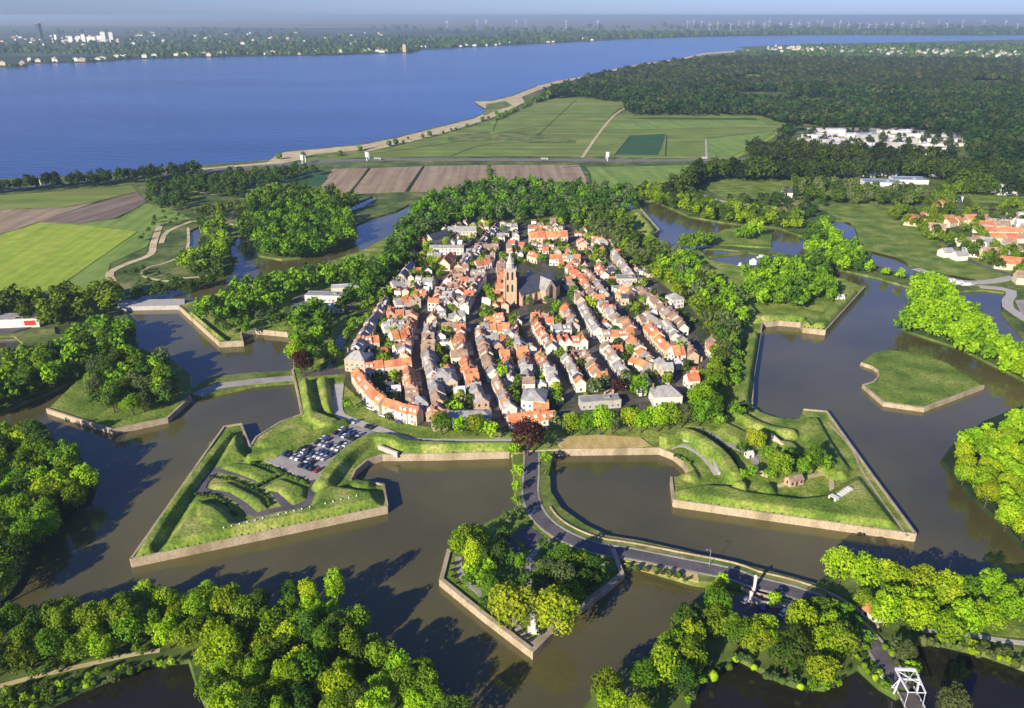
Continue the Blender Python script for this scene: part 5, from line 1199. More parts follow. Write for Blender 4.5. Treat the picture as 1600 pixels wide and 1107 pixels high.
# far forest: very many crowns, one mass each ring
FOREST = [([(838, 150), (870, 140), (905, 126), (960, 113), (1060, 97), (1130, 92), (1400, 95), (1700, 96), (1750, 170), (1700, 255), (1520, 250), (1500, 205), (1400, 196), (1260, 194), (1236, 205), (1180, 236), (1165, 234), (1238, 194), (1180, 176), (980, 176), (975, 158), (900, 148), (870, 150)], 0)]
def ico(sub):
    import bmesh
    bm = bmesh.new(); bmesh.ops.create_icosphere(bm, subdivisions=sub, radius=1); V = np.array([v.co[:] for v in bm.verts]); F = np.array([[v.index for v in f.verts] for f in bm.faces]); bm.free(); return V, F
ICO1 = ico(1); ICO2 = ico(2)
MID = {}
def mid_arrays(k):
    if k not in MID: MID[k] = crown_arrays(300 + k, 13, 24, .15, 'round')
    return MID[k]
SMALL = {}
def small_arrays(k):
    if k not in SMALL: SMALL[k] = crown_arrays(500 + k, 6, 5, .30, 'round')
    return SMALL[k]
def merge_crowns(name, items, label, lod):
    """items: (x, y, z, R, kind)"""
    by = {}
    for it in items: by.setdefault(it[4], []).append(it)
    Vs = []; Fs = []; I = []; off = 0; ms = sorted(by); q = None
    for mi, k in enumerate(ms):
        for (x, y, z, R, _) in by[k]:
            a = RF.uniform(0, 6.28); c, s = math.cos(a), math.sin(a)
            if lod == 3: V, F = small_arrays(RF.randrange(6)); V = V * np.array([R, R, R * RF.uniform(.8, 1.1)])
            elif lod == 1: V, F = mid_arrays(RF.randrange(5)); sc = np.array([R, R, R * RF.uniform(.85, 1.15)]); V = V * sc
            else:
                V0, F = ICO2 if lod == 2 else ICO1
                jit = NPR.uniform(.72, 1.22, (len(V0), 1)); V = V0 * jit * np.array([R, R, R * RF.uniform(.75, 1.1)]) + np.array([0, 0, R * 1.05])
            W_ = np.empty_like(V); W_[:, 0] = V[:, 0] * c - V[:, 1] * s + x; W_[:, 1] = V[:, 0] * s + V[:, 1] * c + y; W_[:, 2] = V[:, 2] + z
            Vs.append(W_); Fs.append(F + off); off += len(V); I += [mi] * len(F)
    if not Vs: return
    tag(link(name, mesh_data(name, np.concatenate(Vs), np.concatenate(Fs), ['leaf_' + k for k in ms], I)), label, 'woodland', kind='stuff')

# sort out which trees are things: those that show largest
def in_frame(t):
    px, py, f = proj(t['x'], t['y'], t['z'] + t['R'] * 1.4); return -25 < px < 1625 and -10 < py < 1140
for t in TREES:
    px, py, f = proj(t['x'], t['y'], t['z'] + t['R'] * 1.4); t['px'] = px; t['py'] = py; t['s'] = t['R'] / f; t['in'] = in_frame(t)
order = sorted([t for t in TREES if t['in']], key=lambda t: -t['s'])
IND = order[:296]; REST = order[296:] + [t for t in TREES if not t['in']]
print('trees', len(TREES), 'in frame', len(order), 'individual', len(IND))
groups = defaultdict(list)
for t in IND: groups[t['where']].append(t)
used_labels = set()
for wh, ts in groups.items():
    ts.sort(key=lambda t: -t['py']); band = 9
    bands = [ts[i:i + band] for i in range(0, len(ts), band)]
    if len(bands) > 1 and len(bands[-1]) < 3: last = bands.pop(); bands[-1] += last
    for bi, bd in enumerate(bands):
        bd.sort(key=lambda t: t['px'])
        for i, t in enumerate(bd):
            if len(ts) == 1: lb = '%s %s tree %s' % (COLW[t['kind']], SHW[t['shape']], wh)
            elif len(bands) == 1: lb = '%s tree %s, %s from left' % (COLW[t['kind']], wh, ordn(i + 1))
            else: lb = '%s tree %s, %s line back, %s from left' % (COLW[t['kind']].split()[0] + ' green' if 'green' in COLW[t['kind']] else COLW[t['kind']], wh, ordn(bi + 1), ordn(i + 1))
            t['label'] = lb
for t in IND:
    e = empty('tree', (t['x'], t['y'], t['z']), RT.uniform(0, 6.28)); tag(e, t['label'], 'tree', ('trees ' + t['where']) if len(groups[t['where']]) > 1 else None)
    R = t['R']; sc = (R * RT.uniform(.94, 1.06), R * RT.uniform(.94, 1.06), R * RT.uniform(.9, 1.1))
    hi = 2 if t['s'] > .0115 else 1
    v = RT.randrange(4 if t['shape'] == 'round' else 2)
    link('crown', crown_mesh(t['kind'], t['shape'], v, hi), e, scale=sc)
    link('trunk', trunk_mesh(t['shape']), e, scale=sc)
if REST: merge_crowns('background_trees', [(t['x'], t['y'], t['z'], t['R'], t['kind']) for t in REST], 'mass of smaller trees standing behind the nearer rows and along the far ramparts', 1)
for pts, where, kind, sp, R, z, lod, jit in MASS:
    P = A(pts, z + sum(R) * .6); it = []
    for q in scatter(P, sp, RF, jit):
        it.append((q[0], q[1], z, RF.uniform(*R), RF.choice(kind)))
    merge_crowns('woodland', it, where, lod)
# garden greenery in the town
rg = random.Random(3)
merge_crowns('garden_shrubbery', [(x, y, 2.6, r, rg.choice(['green', 'deep', 'green', 'lime', 'wild'])) for x, y, r in GARDEN], 'garden trees and shrubs between the town houses', 1)
# forest on the right horizon
for fi, (pts, _) in enumerate(FOREST):
    P = A(pts, 9); ys = [p[1] for p in P]; holes = [A(h, 9) for h in ([(1225, 152), (1290, 150), (1326, 157), (1290, 163), (1240, 162)], [(1130, 122), (1170, 115), (1198, 117), (1185, 123), (1140, 125)], [(1310, 140), (1370, 137), (1460, 146), (1420, 148)])]
    y = min(ys); near = []; far = []
    while y < max(ys):
        sp = 8 + y * .0030; x = min(p[0] for p in P)
        while x < max(p[0] for p in P):
            q = (x + RF.uniform(-.4, .4) * sp, y + RF.uniform(-.4, .4) * sp)
            px = 800 + FPX * q[0] / (q[1] * CP)
            if -40 < px < 1680 and inside(q, P) and not any(inside(q, h) for h in holes) and RF.random() > .10 and math.sin(q[0] * .011 + 2) * math.sin(q[1] * .006 + q[0] * .004) > -.93 and math.sin(q[0] * .006 + 1.3 * math.sin(q[1] * .004)) * math.sin(q[1] * .0031 + q[0] * .0022) > -.86:
                k = RF.random(); kd = 'forest' if k < .60 else ('forest_olive' if k < .86 else ('deep' if k < .97 else 'wild'))
                (near if q[1] < 2300 else far).append((q[0], q[1], 1, sp * RF.choice((RF.uniform(.38, .56), RF.uniform(.5, .8))), kd))
            x += sp
        y += sp * .85
    merge_crowns('forest', near, 'near part of the dark forest beyond the fields', 3)
    merge_crowns('forest', far, 'far part of the dark forest reaching the lake shore', 0)
    print('forest', len(near), len(far))
# scattered bushes on beach, hedges in the fields, heath behind the western reed
def line_crowns(name, pts, sp, R, kinds, label, z=1.3, lod=2, jit=2):
    P = A(pts, z + R); it = []
    for i in range(len(P) - 1):
        Ls = math.dist(P[i], P[i + 1]); n = max(1, int(Ls / sp))
        for k in range(n):
            t = k / n; it.append((P[i][0] + (P[i + 1][0] - P[i][0]) * t + RF.uniform(-jit, jit), P[i][1] + (P[i + 1][1] - P[i][1]) * t + RF.uniform(-jit, jit), z, R * RF.uniform(.6, 1.2), RF.choice(kinds)))
    merge_crowns(name, it, label, lod)
line_crowns('dune_bushes', [(445, 244), (520, 238), (600, 226), (680, 208), (750, 190), (790, 172)], 26, 4, ['wild', 'deep'], 'scattered bushes along the sandy shore', jit=14)
line_crowns('bank_bushes', [(180, 1060), (230, 1040), (285, 1030)], 4, 1.3, ['wild', 'green'], 'low bushes on the bank below the sand path', z=1.6, jit=1.5)
line_crowns('bank_bushes', [(0, 1100), (60, 1085), (130, 1068), (180, 1060)], 4, 1.2, ['wild', 'lime'], 'low scrub between the sand path and dark water', z=1.6, jit=1.8)
line_crowns('bank_bushes', [(1440, 1000), (1500, 1012), (1560, 1028), (1620, 1046)], 3.6, 1.5, ['wild', 'olive', 'lime'], 'flowering scrub on the lower right bank', z=1.7, jit=1.2)
line_crowns('bank_bushes', [(1110, 1055), (1150, 1030), (1200, 1055), (1250, 1070), (1300, 1070)], 3.6, 1.4, ['wild', 'lime'], 'shrubs along the curved edge of the lower right spit', z=1.6, jit=1.0)
line_crowns('bank_bushes', [(980, 884), (1030, 892), (1080, 905)], 3.5, 1.3, ['wild', 'olive'], 'bushes beside the causeway reed bank', z=2.2, jit=1.0)
line_crowns('bank_bushes', [(1385, 1010), (1410, 1045)], 3, 1.3, ['wild', 'lime'], 'hedge right of the road to the drawbridge', z=1.7, jit=.6)
line_crowns('bank_bushes', [(1325, 1010), (1350, 1040), (1380, 1075)], 3.5, 1.1, ['green', 'lime'], 'hedge left of the road to the drawbridge', z=1.7, jit=.6)
line_crowns('field_hedge', [(1090, 260), (1100, 272), (1085, 285)], 9, 5, ['deep'], 'hedge at the right end of the upper fields')
line_crowns('field_hedge', [(765, 290), (765, 262)], 12, 3, ['deep'], 'hedge between two brown fields')
line_crowns('field_hedge', [(838, 155), (860, 148), (905, 130)], 11, 8, ['forest', 'deep'], 'wood edge beside the sandy shore', jit=6)
line_crowns('field_hedge', [(775, 185), (830, 160), (868, 148)], 16, 4, ['deep'], 'thin hedge behind the dunes', jit=5)
for nm, ln in (('hedge along the inner arc of the left bastion', [(329, 744), (363, 749), (394, 763), (418, 778), (423, 790)]), ('hedge below the mound of the left bastion', [(306, 771), (336, 775), (358, 790), (371, 806)]), ('hedge between car park and inner lawns', [(394, 722), (436, 736), (484, 757)]), ('straight hedge across the bastion lawn', [(395, 762), (438, 741)])):
    line_crowns('hedge', ln, 1.5, .85, ['deep', 'forest'], nm, z=3.0, jit=.25)
line_crowns('hedge', [(1056, 712), (1078, 724), (1092, 742)], 1.8, .8, ['deep'], 'hedge in the terrace left of the right front bastion', z=3.0, jit=.3)
line_crowns('hedge', [(1092, 670), (1125, 690), (1148, 716), (1154, 734)], 1.8, .8, ['deep'], 'curved hedge behind the big rampart of the right bastion', z=3.0, jit=.3)
# far shore woods
fs = []
for i in range(5200):
    px = RF.uniform(-60, 1680); pyb = np.interp(px, [p[0] for p in FAR], [p[1] for p in FAR]); py = pyb - 1.3 - abs(RF.gauss(0, .36)) * (pyb - 40)
    if py < 42: continue
    x, y = at(px, py, 2); f = y
    if math.sin(x * .0016 + y * .0007) + math.sin(y * .0011 - x * .0006) < -.5 and py < pyb - 3: continue
    R = f * .0030 * RF.uniform(.5, 1.2); it = (x, y, -R * .55, R * 1.0, RF.choice(['forest', 'forest', 'deep']))
    fs.append(it)
merge_crowns('far_woods', fs, 'blue green woods and parks along the opposite lake shore', 0)
# trees among the far right shore town
rs = []
for i in range(1500):
    px = RF.uniform(1150, 1680); py = RF.uniform(71, 97) if px > 1250 else RF.uniform(82, 95); x, y = at(px, py, 2); R = y * .0024 * RF.uniform(.6, 1.2)
    rs.append((x, y, -R * .45, R, RF.choice(['forest', 'deep'])))
merge_crowns('far_woods', rs, 'trees between the white houses of the far shore town', 0)
# ------------------------------------------------------------------ cars
def car_meshes():
    b = MB()
    prof = [(-2.15, .35), (-2.15, .85), (-1.95, 1.0), (-1.2, 1.02), (1.0, 1.0), (2.0, .85), (2.2, .6), (2.2, .35)]
    def loft(m, pr, w0, mi=0):
        V = [(x, s * w0, z) for s in (-1, 1) for x, z in pr]; n = len(pr)
        m.add(V, [(i, (i + 1) % n, n + (i + 1) % n, n + i) for i in range(n)] + [tuple(range(n - 1, -1, -1)), tuple(range(n, 2 * n))], mi)
    loft(b, prof, .88)
    V = [(-1.75, -.8, 1.01), (1.05, -.8, 1.01), (1.05, .8, 1.01), (-1.75, .8, 1.01), (-1.3, -.66, 1.5), (.25, -.66, 1.5), (.25, .66, 1.5), (-1.3, .66, 1.5)]
    g = MB(); g.add(V, [(0, 1, 5, 4), (1, 2, 6, 5), (2, 3, 7, 6), (3, 0, 4, 7), (4, 5, 6, 7)])
    r = MB(); r.box(-1.28, -.64, 1.501, .23, .64, 1.55)
    w = MB(); n = 12
    V = [(.33 * math.cos(6.2832 * i / n), y, .33 + .33 * math.sin(6.2832 * i / n)) for y in (-.12, .12) for i in range(n)]
    w.add(V, [(i, (i + 1) % n, n + (i + 1) % n, n + i) for i in range(n)] + [tuple(range(n - 1, -1, -1)), tuple(range(n, 2 * n))])
    return b, g, r, w
_b, _g, _r, _w = car_meshes()
CARM = {}
def car(x, y, z, rz, col, label, group):
    if col not in CARM: CARM[col] = (mesh_data('car_body', _b.V, _b.F, 'car_' + col), mesh_data('roof', _r.V, _r.F, 'car_' + col))
    if 'glass' not in CARM: CARM['glass'] = mesh_data('windows', _g.V, _g.F, 'window_glass'); CARM['wheel'] = mesh_data('wheel', _w.V, _w.F, 'tyre')
    t = empty('parked_car', (x, y, z), rz); tag(t, label, 'car', group)
    link('body', CARM[col][0], t); link('windows', CARM['glass'], t); link('roof', CARM[col][1], t)
    for wx in (-1.35, 1.4):
        for wy in (-.82, .82): link('wheel', CARM['wheel'], t, (wx, wy, 0))
RC = random.Random(4)
COLS = ['white', 'silver', 'silver', 'black', 'black', 'blue', 'blue', 'white', 'red']
park = [([(556, 660), (582, 669)], 6, 'in the far end row of the bastion car park'), ([(534, 672), (562, 681)], 6, 'in the second car park row from town'), ([(526, 677), (554, 687)], 6, 'in the third car park row from town'),
        ([(505, 686), (541, 696)], 7, 'in the fourth car park row from town'), ([(497, 692), (530, 702)], 7, 'in the fifth car park row from town'),
        ([(478, 700), (518, 712)], 8, 'in the sixth car park row from town'), ([(470, 704), (508, 717)], 7, 'in the seventh car park row from town'),
        ([(446, 710), (488, 724)], 7, 'in the eighth car park row from town'), ([(472, 728), (496, 736)], 4, 'in the lowest row of the bastion car park')]
for (a, b), n, wh in park:
    p, q = at(*a, 3.5), at(*b, 3.5); ang = math.atan2(q[1] - p[1], q[0] - p[0]) + math.pi / 2; k = 0
    Lg = math.dist(p, q); n = min(n + 1, int(Lg / 2.5) + 1)
    for i in range(n):
        if RC.random() < .12: continue
        k += 1; t = i / max(1, n - 1); c = RC.choice(COLS)
        car(p[0] + (q[0] - p[0]) * t, p[1] + (q[1] - p[1]) * t, 3.31, ang + RC.choice((0, math.pi)) + RC.uniform(-.04, .04), c, '%s car, %s from left %s' % (c, ordn(k), wh), 'cars in the bastion car park')
fr = A([(566, 620), (580, 640), (600, 651), (625, 660), (640, 664)], 3.3); k = 0
for i in range(len(fr) - 1):
    n = int(math.dist(fr[i], fr[i + 1]) / 5.4)
    for j in range(n):
        t = j / n; k += 1; c = RC.choice(['white', 'silver', 'white', 'black', 'blue'])
        car(fr[i][0] + (fr[i + 1][0] - fr[i][0]) * t, fr[i][1] + (fr[i + 1][1] - fr[i][1]) * t, 3.14, math.atan2(fr[i + 1][1] - fr[i][1], fr[i + 1][0] - fr[i][0]) + .15, c, '%s car, %s from left in front of the curved orange terrace' % (c, ordn(k)), 'cars before the curved terrace')
k = 0
for px, py in ((1084, 458), (1090, 462), (1096, 467), (1101, 472), (1107, 477), (1092, 454), (1099, 460)):
    x, y = at(px, py, 3.5); k += 1; c = RC.choice(COLS); car(x, y, 3.17, .9, c, '%s car, %s of those in the small car park by the east trees' % (c, ordn(k)), 'cars in the small east car park')
k = 0
for px, py, c in ((835, 800, 'blue'), (1165, 938, 'silver'), (1195, 948, 'blue'), (1225, 957, 'white')):
    x, y = at(px, py, 2.6); k += 1; car(x, y, 2.44 if px < 900 else 1.91, .8, c, {835: 'blue car on the bend where the causeway meets the monument island', 1165: 'silver car, leftmost in the shaded yard below the gate pillars', 1195: 'blue car, middle one in the shaded yard below the gate pillars', 1225: 'white car, rightmost in the shaded yard below the gate pillars'}[px], None)
# vehicles on the highway
k = 0
hw = smooth_line(A(HW, 1.9), 4); of2 = offsets(hw)
for i in range(8, len(hw) - 2, 9):
    p = hw[i]; o = of2[i]; off = RC.choice((-4, 4)); px, py, f = proj(p[0], p[1], 2)
    if not 0 < px < 1480: continue
    k += 1; ang = math.atan2(hw[i + 1][1] - p[1], hw[i + 1][0] - p[0])
    t = empty('lorry', (p[0] + o.x * off, p[1] + o.y * off, 1.93), ang); tag(t, 'pale box lorry, %s from left on the highway' % ordn(k), 'lorry', 'lorries on the highway')
    m = MB(); m.box(-4.5, -1.25, 1, 3.4, 1.25, 3.6); m.build('box_body', 'grey_roof', t)
    m = MB(); m.box(3.6, -1.2, .6, 5.6, 1.2, 3.0); m.box(4.2, -1.0, 3.01, 5.0, 1.0, 3.4); m.build('cab', 'car_silver', t)
    for wx in (-4, -2.6, 4.4):
        for wy in (-1.05, 1.05): link('wheel', CARM['wheel'], t, (wx, wy, 0), scale=(1.4, 1.4, 1.4))
# gantries over the highway
for i, (px, lb) in enumerate(((57, 'leftmost'), (475, 'second from the left'), (575, 'third from the left'), (948, 'fourth from the left'), (1235, 'rightmost'))):
    py = np.interp(px, [p[0] for p in HW], [p[1] for p in HW]); x, y = at(px, py, 1.9); m = empty('sign_gantry', (x, y, 1.9), 0)
    tag(m, 'white sign gantry over the highway, %s of the five' % lb, 'sign gantry', 'gantries over the highway')
    g = MB(); g.box(-.4, -9.4, -.2, .4, -8.6, 9); g.box(-.4, 8.6, -.2, .4, 9.4, 9); g.build('post', 'white_paint', m)
    g = MB(); g.box(-.3, -9.4, 9.01, .3, 9.4, 9.8); g.build('beam', 'white_paint', m)
    g = MB(); g.box(-1.8, -10, 5.5, 1.8, -9.5, 12.5); g.build('sign_panel', 'white_paint', m)

# ------------------------------------------------------------------ drawbridge, gate pillars, monument, hut, lamps
def drawbridge():
    x0, y0 = at(1416, 1082, 2.4); x1, y1 = at(1442, 1132, 2.4); ang = math.atan2(y0 - y1, x0 - x1) 
    t = empty('drawbridge', (x0, y0, 2.4), ang); tag(t, 'white double beam drawbridge at the end of the road in the lower right corner', 'drawbridge'); t.scale = (.82, .82, .82)
    # local +x points back up the road, -x runs out over the water
    m = MB(); m.box(-12, -3.3, -.5, 0, 3.3, 0); 
    for k in range(12): m.box(-12 + k, -3.25, .002, -12 + k + .9, 3.25, .06)
    m.build('deck', 'road_brick', t)
    m = MB(); m.box(-32, -3.6, -.7, -12.05, 3.6, -.02); m.build('approach_span', 'concrete', t)
    for s in (-1, 1):
        m = MB(); m.bar((.4, s * 4.2, -2), (-.2, s * 3.5, 6.2), .5, .5); m.bar((2.2, s * 5.2, -1.5), (-.1, s * 3.6, 5.9), .25); m.build('portal_post', 'white_paint', t)
        m = MB(); m.bar((4.2, s * 3.6, 6.9), (-6.5, s * 3.0, 6.4), .35, .7); m.build('balance_beam', 'white_paint', t)
        m = MB(); m.bar((-6.4, s * 3.0, 6.3), (-6.4, s * 3.2, .1), .14); m.build('hanging_rod', 'white_paint', t)
        m = MB()
        for z in (.5, 1.1): m.bar((-32, s * 3.45, z), (2, s * 3.45, z), .08)
        for k in range(12): m.box(-31 + k * 3, s * 3.45 - .06, -.02, -31 + k * 3 + .12, s * 3.45 + .06, 1.1)
        m.build('railing', 'white_paint', t)
        m = MB(); m.bar((1, s * 3.9, .8), (8, s * 7.5, .6), .16); m.bar((1, s * 3.9, .3), (8, s * 7.5, .2), .12); m.box(7.8, s * 7.5 - .15, -2, 8.1, s * 7.5 + .15, 1); m.build('side_fence', 'white_paint', t)
    m = MB(); m.box(-.5, -3.9, 6.19, .1, 3.9, 6.5); m.build('cross_beam', 'white_paint', t)
    m = MB(); m.box(3.6, -3.6, 6.5, 4.6, 3.6, 7.2); m.build('counterweight', 'white_paint', t)
    m = MB()
    for a, b in (((-6.4, -3, 6.4), (-6.4, 3, 6.4)), ((-3, -3.1, 6.55), (3.6, 3.3, 6.8)), ((-3, 3.1, 6.55), (3.6, -3.3, 6.8))): m.bar(a, b, .22)
    m.build('bracing', 'white_paint', t)
    m = MB()
    for s in (-1, 1): m.box(-30, s * 2.6 - .5, -4, -29, s * 2.6 + .5, -.71); m.box(-13, s * 2.6 - .5, -4, -12, s * 2.6 + .5, -.71)
    m.build('pier', 'stone', t)
drawbridge()
def pillar(px, py, h, label):
    x, y = at(px, py, 2.4); t = empty('gate_pillar', (x, y, 2.4)); tag(t, label, 'gate pillar', 'pillars of the causeway gate')
    m = MB(); m.box(-.6, -.6, -.2, .6, .6, h * .12); m.box(-.38, -.38, h * .12 + .002, .38, .38, h * .9); m.build('shaft', 'white_wall', t)
    m = MB(); m.box(-.55, -.55, h * .9 + .002, .55, .55, h * .96); m.add([(-.5, -.5, h * .962), (.5, -.5, h * .962), (.5, .5, h * .962), (-.5, .5, h * .962), (0, 0, h * 1.1)], [(0, 1, 4), (1, 2, 4), (2, 3, 4), (3, 0, 4)]); m.build('cap', 'white_wall', t)
pillar(1178, 922, 6, 'tall white stone gate pillar on the water side of the causeway road')
pillar(1172, 940, 4, 'short white gate pillar on the yard side of the causeway road')
pillar(1276, 944, 3, 'white gate pillar at the right end of the parapet')
def wallrun(name, pts, z, h, th, mat, label):
    return profile(name, A(pts, z), [(th / 2, z - .5), (th / 2, z + h), (-th / 2, z + h), (-th / 2, z - .5)], mat, label=label, cat='wall')
wallrun('forecourt_wall', [(1172, 936), (1190, 946), (1240, 950)], 2.2, 1.6, .8, 'concrete', 'pale wall in front of the yard beside the gate pillars')
wallrun('garden_wall', [(1205, 688), (1222, 704)], 3.1, 3.5, .8, 'cream_wall', 'pinkish wall beside the yellow tree on the right front bastion')
wallrun('magazine_wall', [(1176, 738), (1200, 746)], 3.1, 2, 1.0, 'brick_wall', 'short brick ruin near trees on the right front bastion')
wallrun('inner_wall', [(1066, 692), (1090, 700), (1112, 720), (1124, 744)], 3.0, 2.0, .8, 'concrete', 'pale curved inner wall in the ditch behind the right bastion')
wallrun('inner_wall', [(484, 654), (508, 664)], 3.0, 2.4, 1.0, 'concrete', 'pale short wall at the root of the left curtain rampart')
wallrun('inner_wall', [(592, 702), (622, 714)], 3.0, 2.4, 1.0, 'concrete', 'pale short wall at the root of the front curtain rampart')
wallrun('ditch_wall', [(275, 800), (245, 846)], 3.0, 1.6, .6, 'concrete', 'low dark wall in the narrow trench near the left bastion tip')
def stairs_entry():
    x, y = at(1305, 782, 5); t = empty('bunker_entrance', (x, y, 6.2), STR(35)); tag(t, 'white stepped bunker entrance on the grass of the right front bastion', 'bunker')
    m = MB()
    for k in range(7): m.box(k * 1.6, -1.2 + .1 * k, -.5, k * 1.6 + 1.5, 1.2 + .1 * k, .15 + .12 * k)
    m.build('steps', 'white_wall', t)
    m = MB(); m.box(-2.6, -1.7, -.5, -.05, 1.7, 1.3); m.build('entrance_block', 'white_wall', t)
    m = MB(); m.box(-2.68, -.9, 0, -2.6, .9, 1.1); m.build('door', 'tyre', t)
stairs_entry()
def hutlet(px, py, z, w, d, e, r, wall, roof, label, ang=0, name='hut', cat='hut'):
    x, y = at(px, py, z); put_house(x, y, z, ang, w, d, e, r, 'gable', wall, roof, label=label, name=name, cat=cat, win=True)
hutlet(1363, 966, 1.8, 6, 4, 3, 2, 'white_wall', 'orange_tile', 'small white hut with red roof beside the road bend', STR(-60))
hutlet(1170, 714, 3.1, 3.4, 3, 2.0, 1.0, 'white_wall', 'white_roof', 'small white shed on the right front bastion', STR(10), 'shed', 'shed')
hutlet(1240, 756, 3.1, 7, 4, 2.6, 1.6, 'brick_wall', 'brown_tile', 'small brick shelter in the middle of the right front bastion', STR(20), 'shelter', 'shelter')
hutlet(1312, 470, 5, 5, 5, 3, 1.5, 'white_wall', 'white_roof', 'small white roofed hut on the upper right bastion', 0, 'shed', 'shed')
hutlet(980, 602, 3.1, 7, 5, 3.5, 2, 'white_wall', 'white_roof', 'small white building among trees near the front of town', STR(20), 'kiosk', 'kiosk')
def monument():
    x, y = at(833, 985, 2.4); t = empty('monument', (x, y, 2.36)); tag(t, 'white statue on a pedestal near the tip of the monument island', 'monument')
    m = MB(); m.box(-1.8, -1.8, -.1, 1.8, 1.8, .3); m.box(-1.3, -1.3, .302, 1.3, 1.3, .6); m.box(-.7, -.7, .602, .7, .7, 3.0); m.box(-.9, -.9, 3.002, .9, .9, 3.3); m.build('pedestal', 'white_wall', t)
    m = MB()
    prof = [(.55, 3.3), (.5, 4.0), (.38, 4.4), (.46, 4.9), (.40, 5.15), (.14, 5.25), (.13, 5.35), (.22, 5.5), (.2, 5.7), (.06, 5.8)]
    n = 10; V = [(r * math.cos(6.2832 * i / n), r * .7 * math.sin(6.2832 * i / n), z) for r, z in prof for i in range(n)]
    m.add(V, [(a * n + i, a * n + (i + 1) % n, (a + 1) * n + (i + 1) % n, (a + 1) * n + i) for a in range(len(prof) - 1) for i in range(n)] + [tuple(range((len(prof) - 1) * n, len(prof) * n))])
    m.bar((.4, 0, 5.0), (.7, -.3, 4.3), .16); m.bar((-.4, 0, 5.0), (-.65, -.35, 4.5), .16)
    m.build('statue', 'white_wall', t)
monument()
# old guns in embrasures along the island quay and hedged embrasures
k = 0
for px, py in ((712, 882), (711, 892), (712, 902), (720, 912), (812, 990), (822, 996), (828, 1002), (846, 990)):
    x, y = at(px, py, 2.4); k += 1; t = empty('cannon', (x, y, 2.36), STR(215)); tag(t, 'small black cannon, %s of those lining the quay of the monument island' % ordn(k), 'cannon', 'cannons on the monument island quay')
    m = MB(); m.bar((-.8, 0, .9), (1.6, 0, 1.1), .42, .42); m.bar((1.6, 0, 1.1), (1.9, 0, 1.12), .52, .52); m.build('barrel', 'tyre', t)
    m = MB(); m.box(-1.0, -.45, .25, .7, -.3, .8); m.box(-1.0, .3, .25, .7, .45, .8); m.build('carriage', 'bark', t)
    for wx in (-.6, .5):
        for wy in (-.45, .45): link('wheel', CARM['wheel'], t, (wx, wy, -.02), scale=(.9, .8, .9))
# white marker posts along the front slope of the left bastion
k = 0
for i in range(18):
    px = 318 + i * 14.6; py = 846 - i * 3.7
    if i in (6, 12): continue
    px = 350 + i * 12.2; py = 828 - i * 2.95
    x, y = at(px, py, 6); k += 1; t = empty('marker_post', (x, y, 6.0)); tag(t, 'white marker post, %s from the left on the front slope of the left bastion' % ordn(k), 'marker post', 'marker posts on the left bastion')
    m = MB(); m.box(-.14, -.14, -1, .14, .14, 1.0); m.build('post', 'white_paint', t)
    m = MB(); m.box(-.22, -.22, 1.002, .22, .22, 1.25); m.build('cap', 'white_paint', t)
# street lamps on the causeway
k = 0
for px, py in ((1087, 884),):
    x, y = at(px, py, 2.6); k += 1; t = empty('street_lamp', (x + 5, y, 2.5)); tag(t, 'slim grey street lamp beside the causeway road', 'street lamp')
    m = MB(); m.cyl(0, 0, -.3, 7, .11, .07, 8); m.build('post', 'grey_metal', t)
    m = MB(); m.bar((0, 0, 7), (-1.3, 0, 7.2), .08); m.box(-1.9, -.15, 7.1, -1.2, .15, 7.25); m.build('lamp_head', 'grey_metal', t)

# ------------------------------------------------------------------ industrial park, greenhouses, suburb
def shed(px, py, w, d, h, label, roof='white_roof', wall='white_wall', ang=0.0, z=1.3, name='warehouse', cat='warehouse', r=0, group=None):
    x, y = at(px, py, z + h); put_house(x, y, z, ang, w, d, h, r, 'flat' if not r else 'gable', wall, roof, label=label, name=name, cat=cat, win=False, group=group)
RI = random.Random(9); k = 0
for rowi, (y0, xs, xe) in enumerate(((203, 1275, 1330), (203, 1385, 1440), (210, 1265, 1500), (217, 1258, 1505), (224, 1270, 1500), (230, 1350, 1480))):
    px = xs
    while px < xe:
        w = RI.uniform(14, 38); k += 1
        if RI.random() < .06: px += w * .6; continue
        shed(px, y0 + RI.uniform(-1.5, 1.5), w, RI.uniform(9, 20), RI.uniform(4, 11), '%s factory hall, %s from left in %s line of the industrial park' % (RI.choice(('pale', 'white', 'flat')), ordn(k if 0 else int((px - xs) / 20) + 1), ordn(rowi + 1)), wall=RI.choice(('white_wall', 'concrete', 'concrete')), roof=RI.choice(('white_roof', 'white_roof', 'grey_roof', 'glass_roof')), ang=RI.uniform(-.15, .1), group='factory halls of the industrial park')
        px += (w + RI.uniform(1, 9)) * .95
sheet('industrial_yard', A([(1250, 222), (1275, 200), (1420, 200), (1510, 208), (1505, 224), (1480, 234), (1350, 234), (1260, 226)], 1.5), 1.55, 'paving')
shed(1378, 283, 44, 22, 5, 'large white greenhouse hall with pale blue roof', 'glass_roof', ang=-.1, name='greenhouse', cat='greenhouse')
shed(1420, 279, 40, 22, 5, 'second glass roofed greenhouse right of the white hall', 'glass_roof', ang=-.1, name='greenhouse', cat='greenhouse')
shed(1352, 270, 24, 12, 5, 'small grey roofed hall behind the greenhouses', 'grey_roof'); shed(1384, 268, 30, 10, 5, 'narrow pale hall behind the greenhouses')
shed(1470, 268, 22, 12, 7, 'white house in the woods right of the greenhouses', 'white_roof'); shed(1506, 264, 14, 10, 8, 'tall white house in the woods further right', 'white_roof')
shed(1230, 300, 10, 10, 6, 'dark barn with white front on the upper meadow', 'slate_roof', r=4, name='barn', cat='barn')
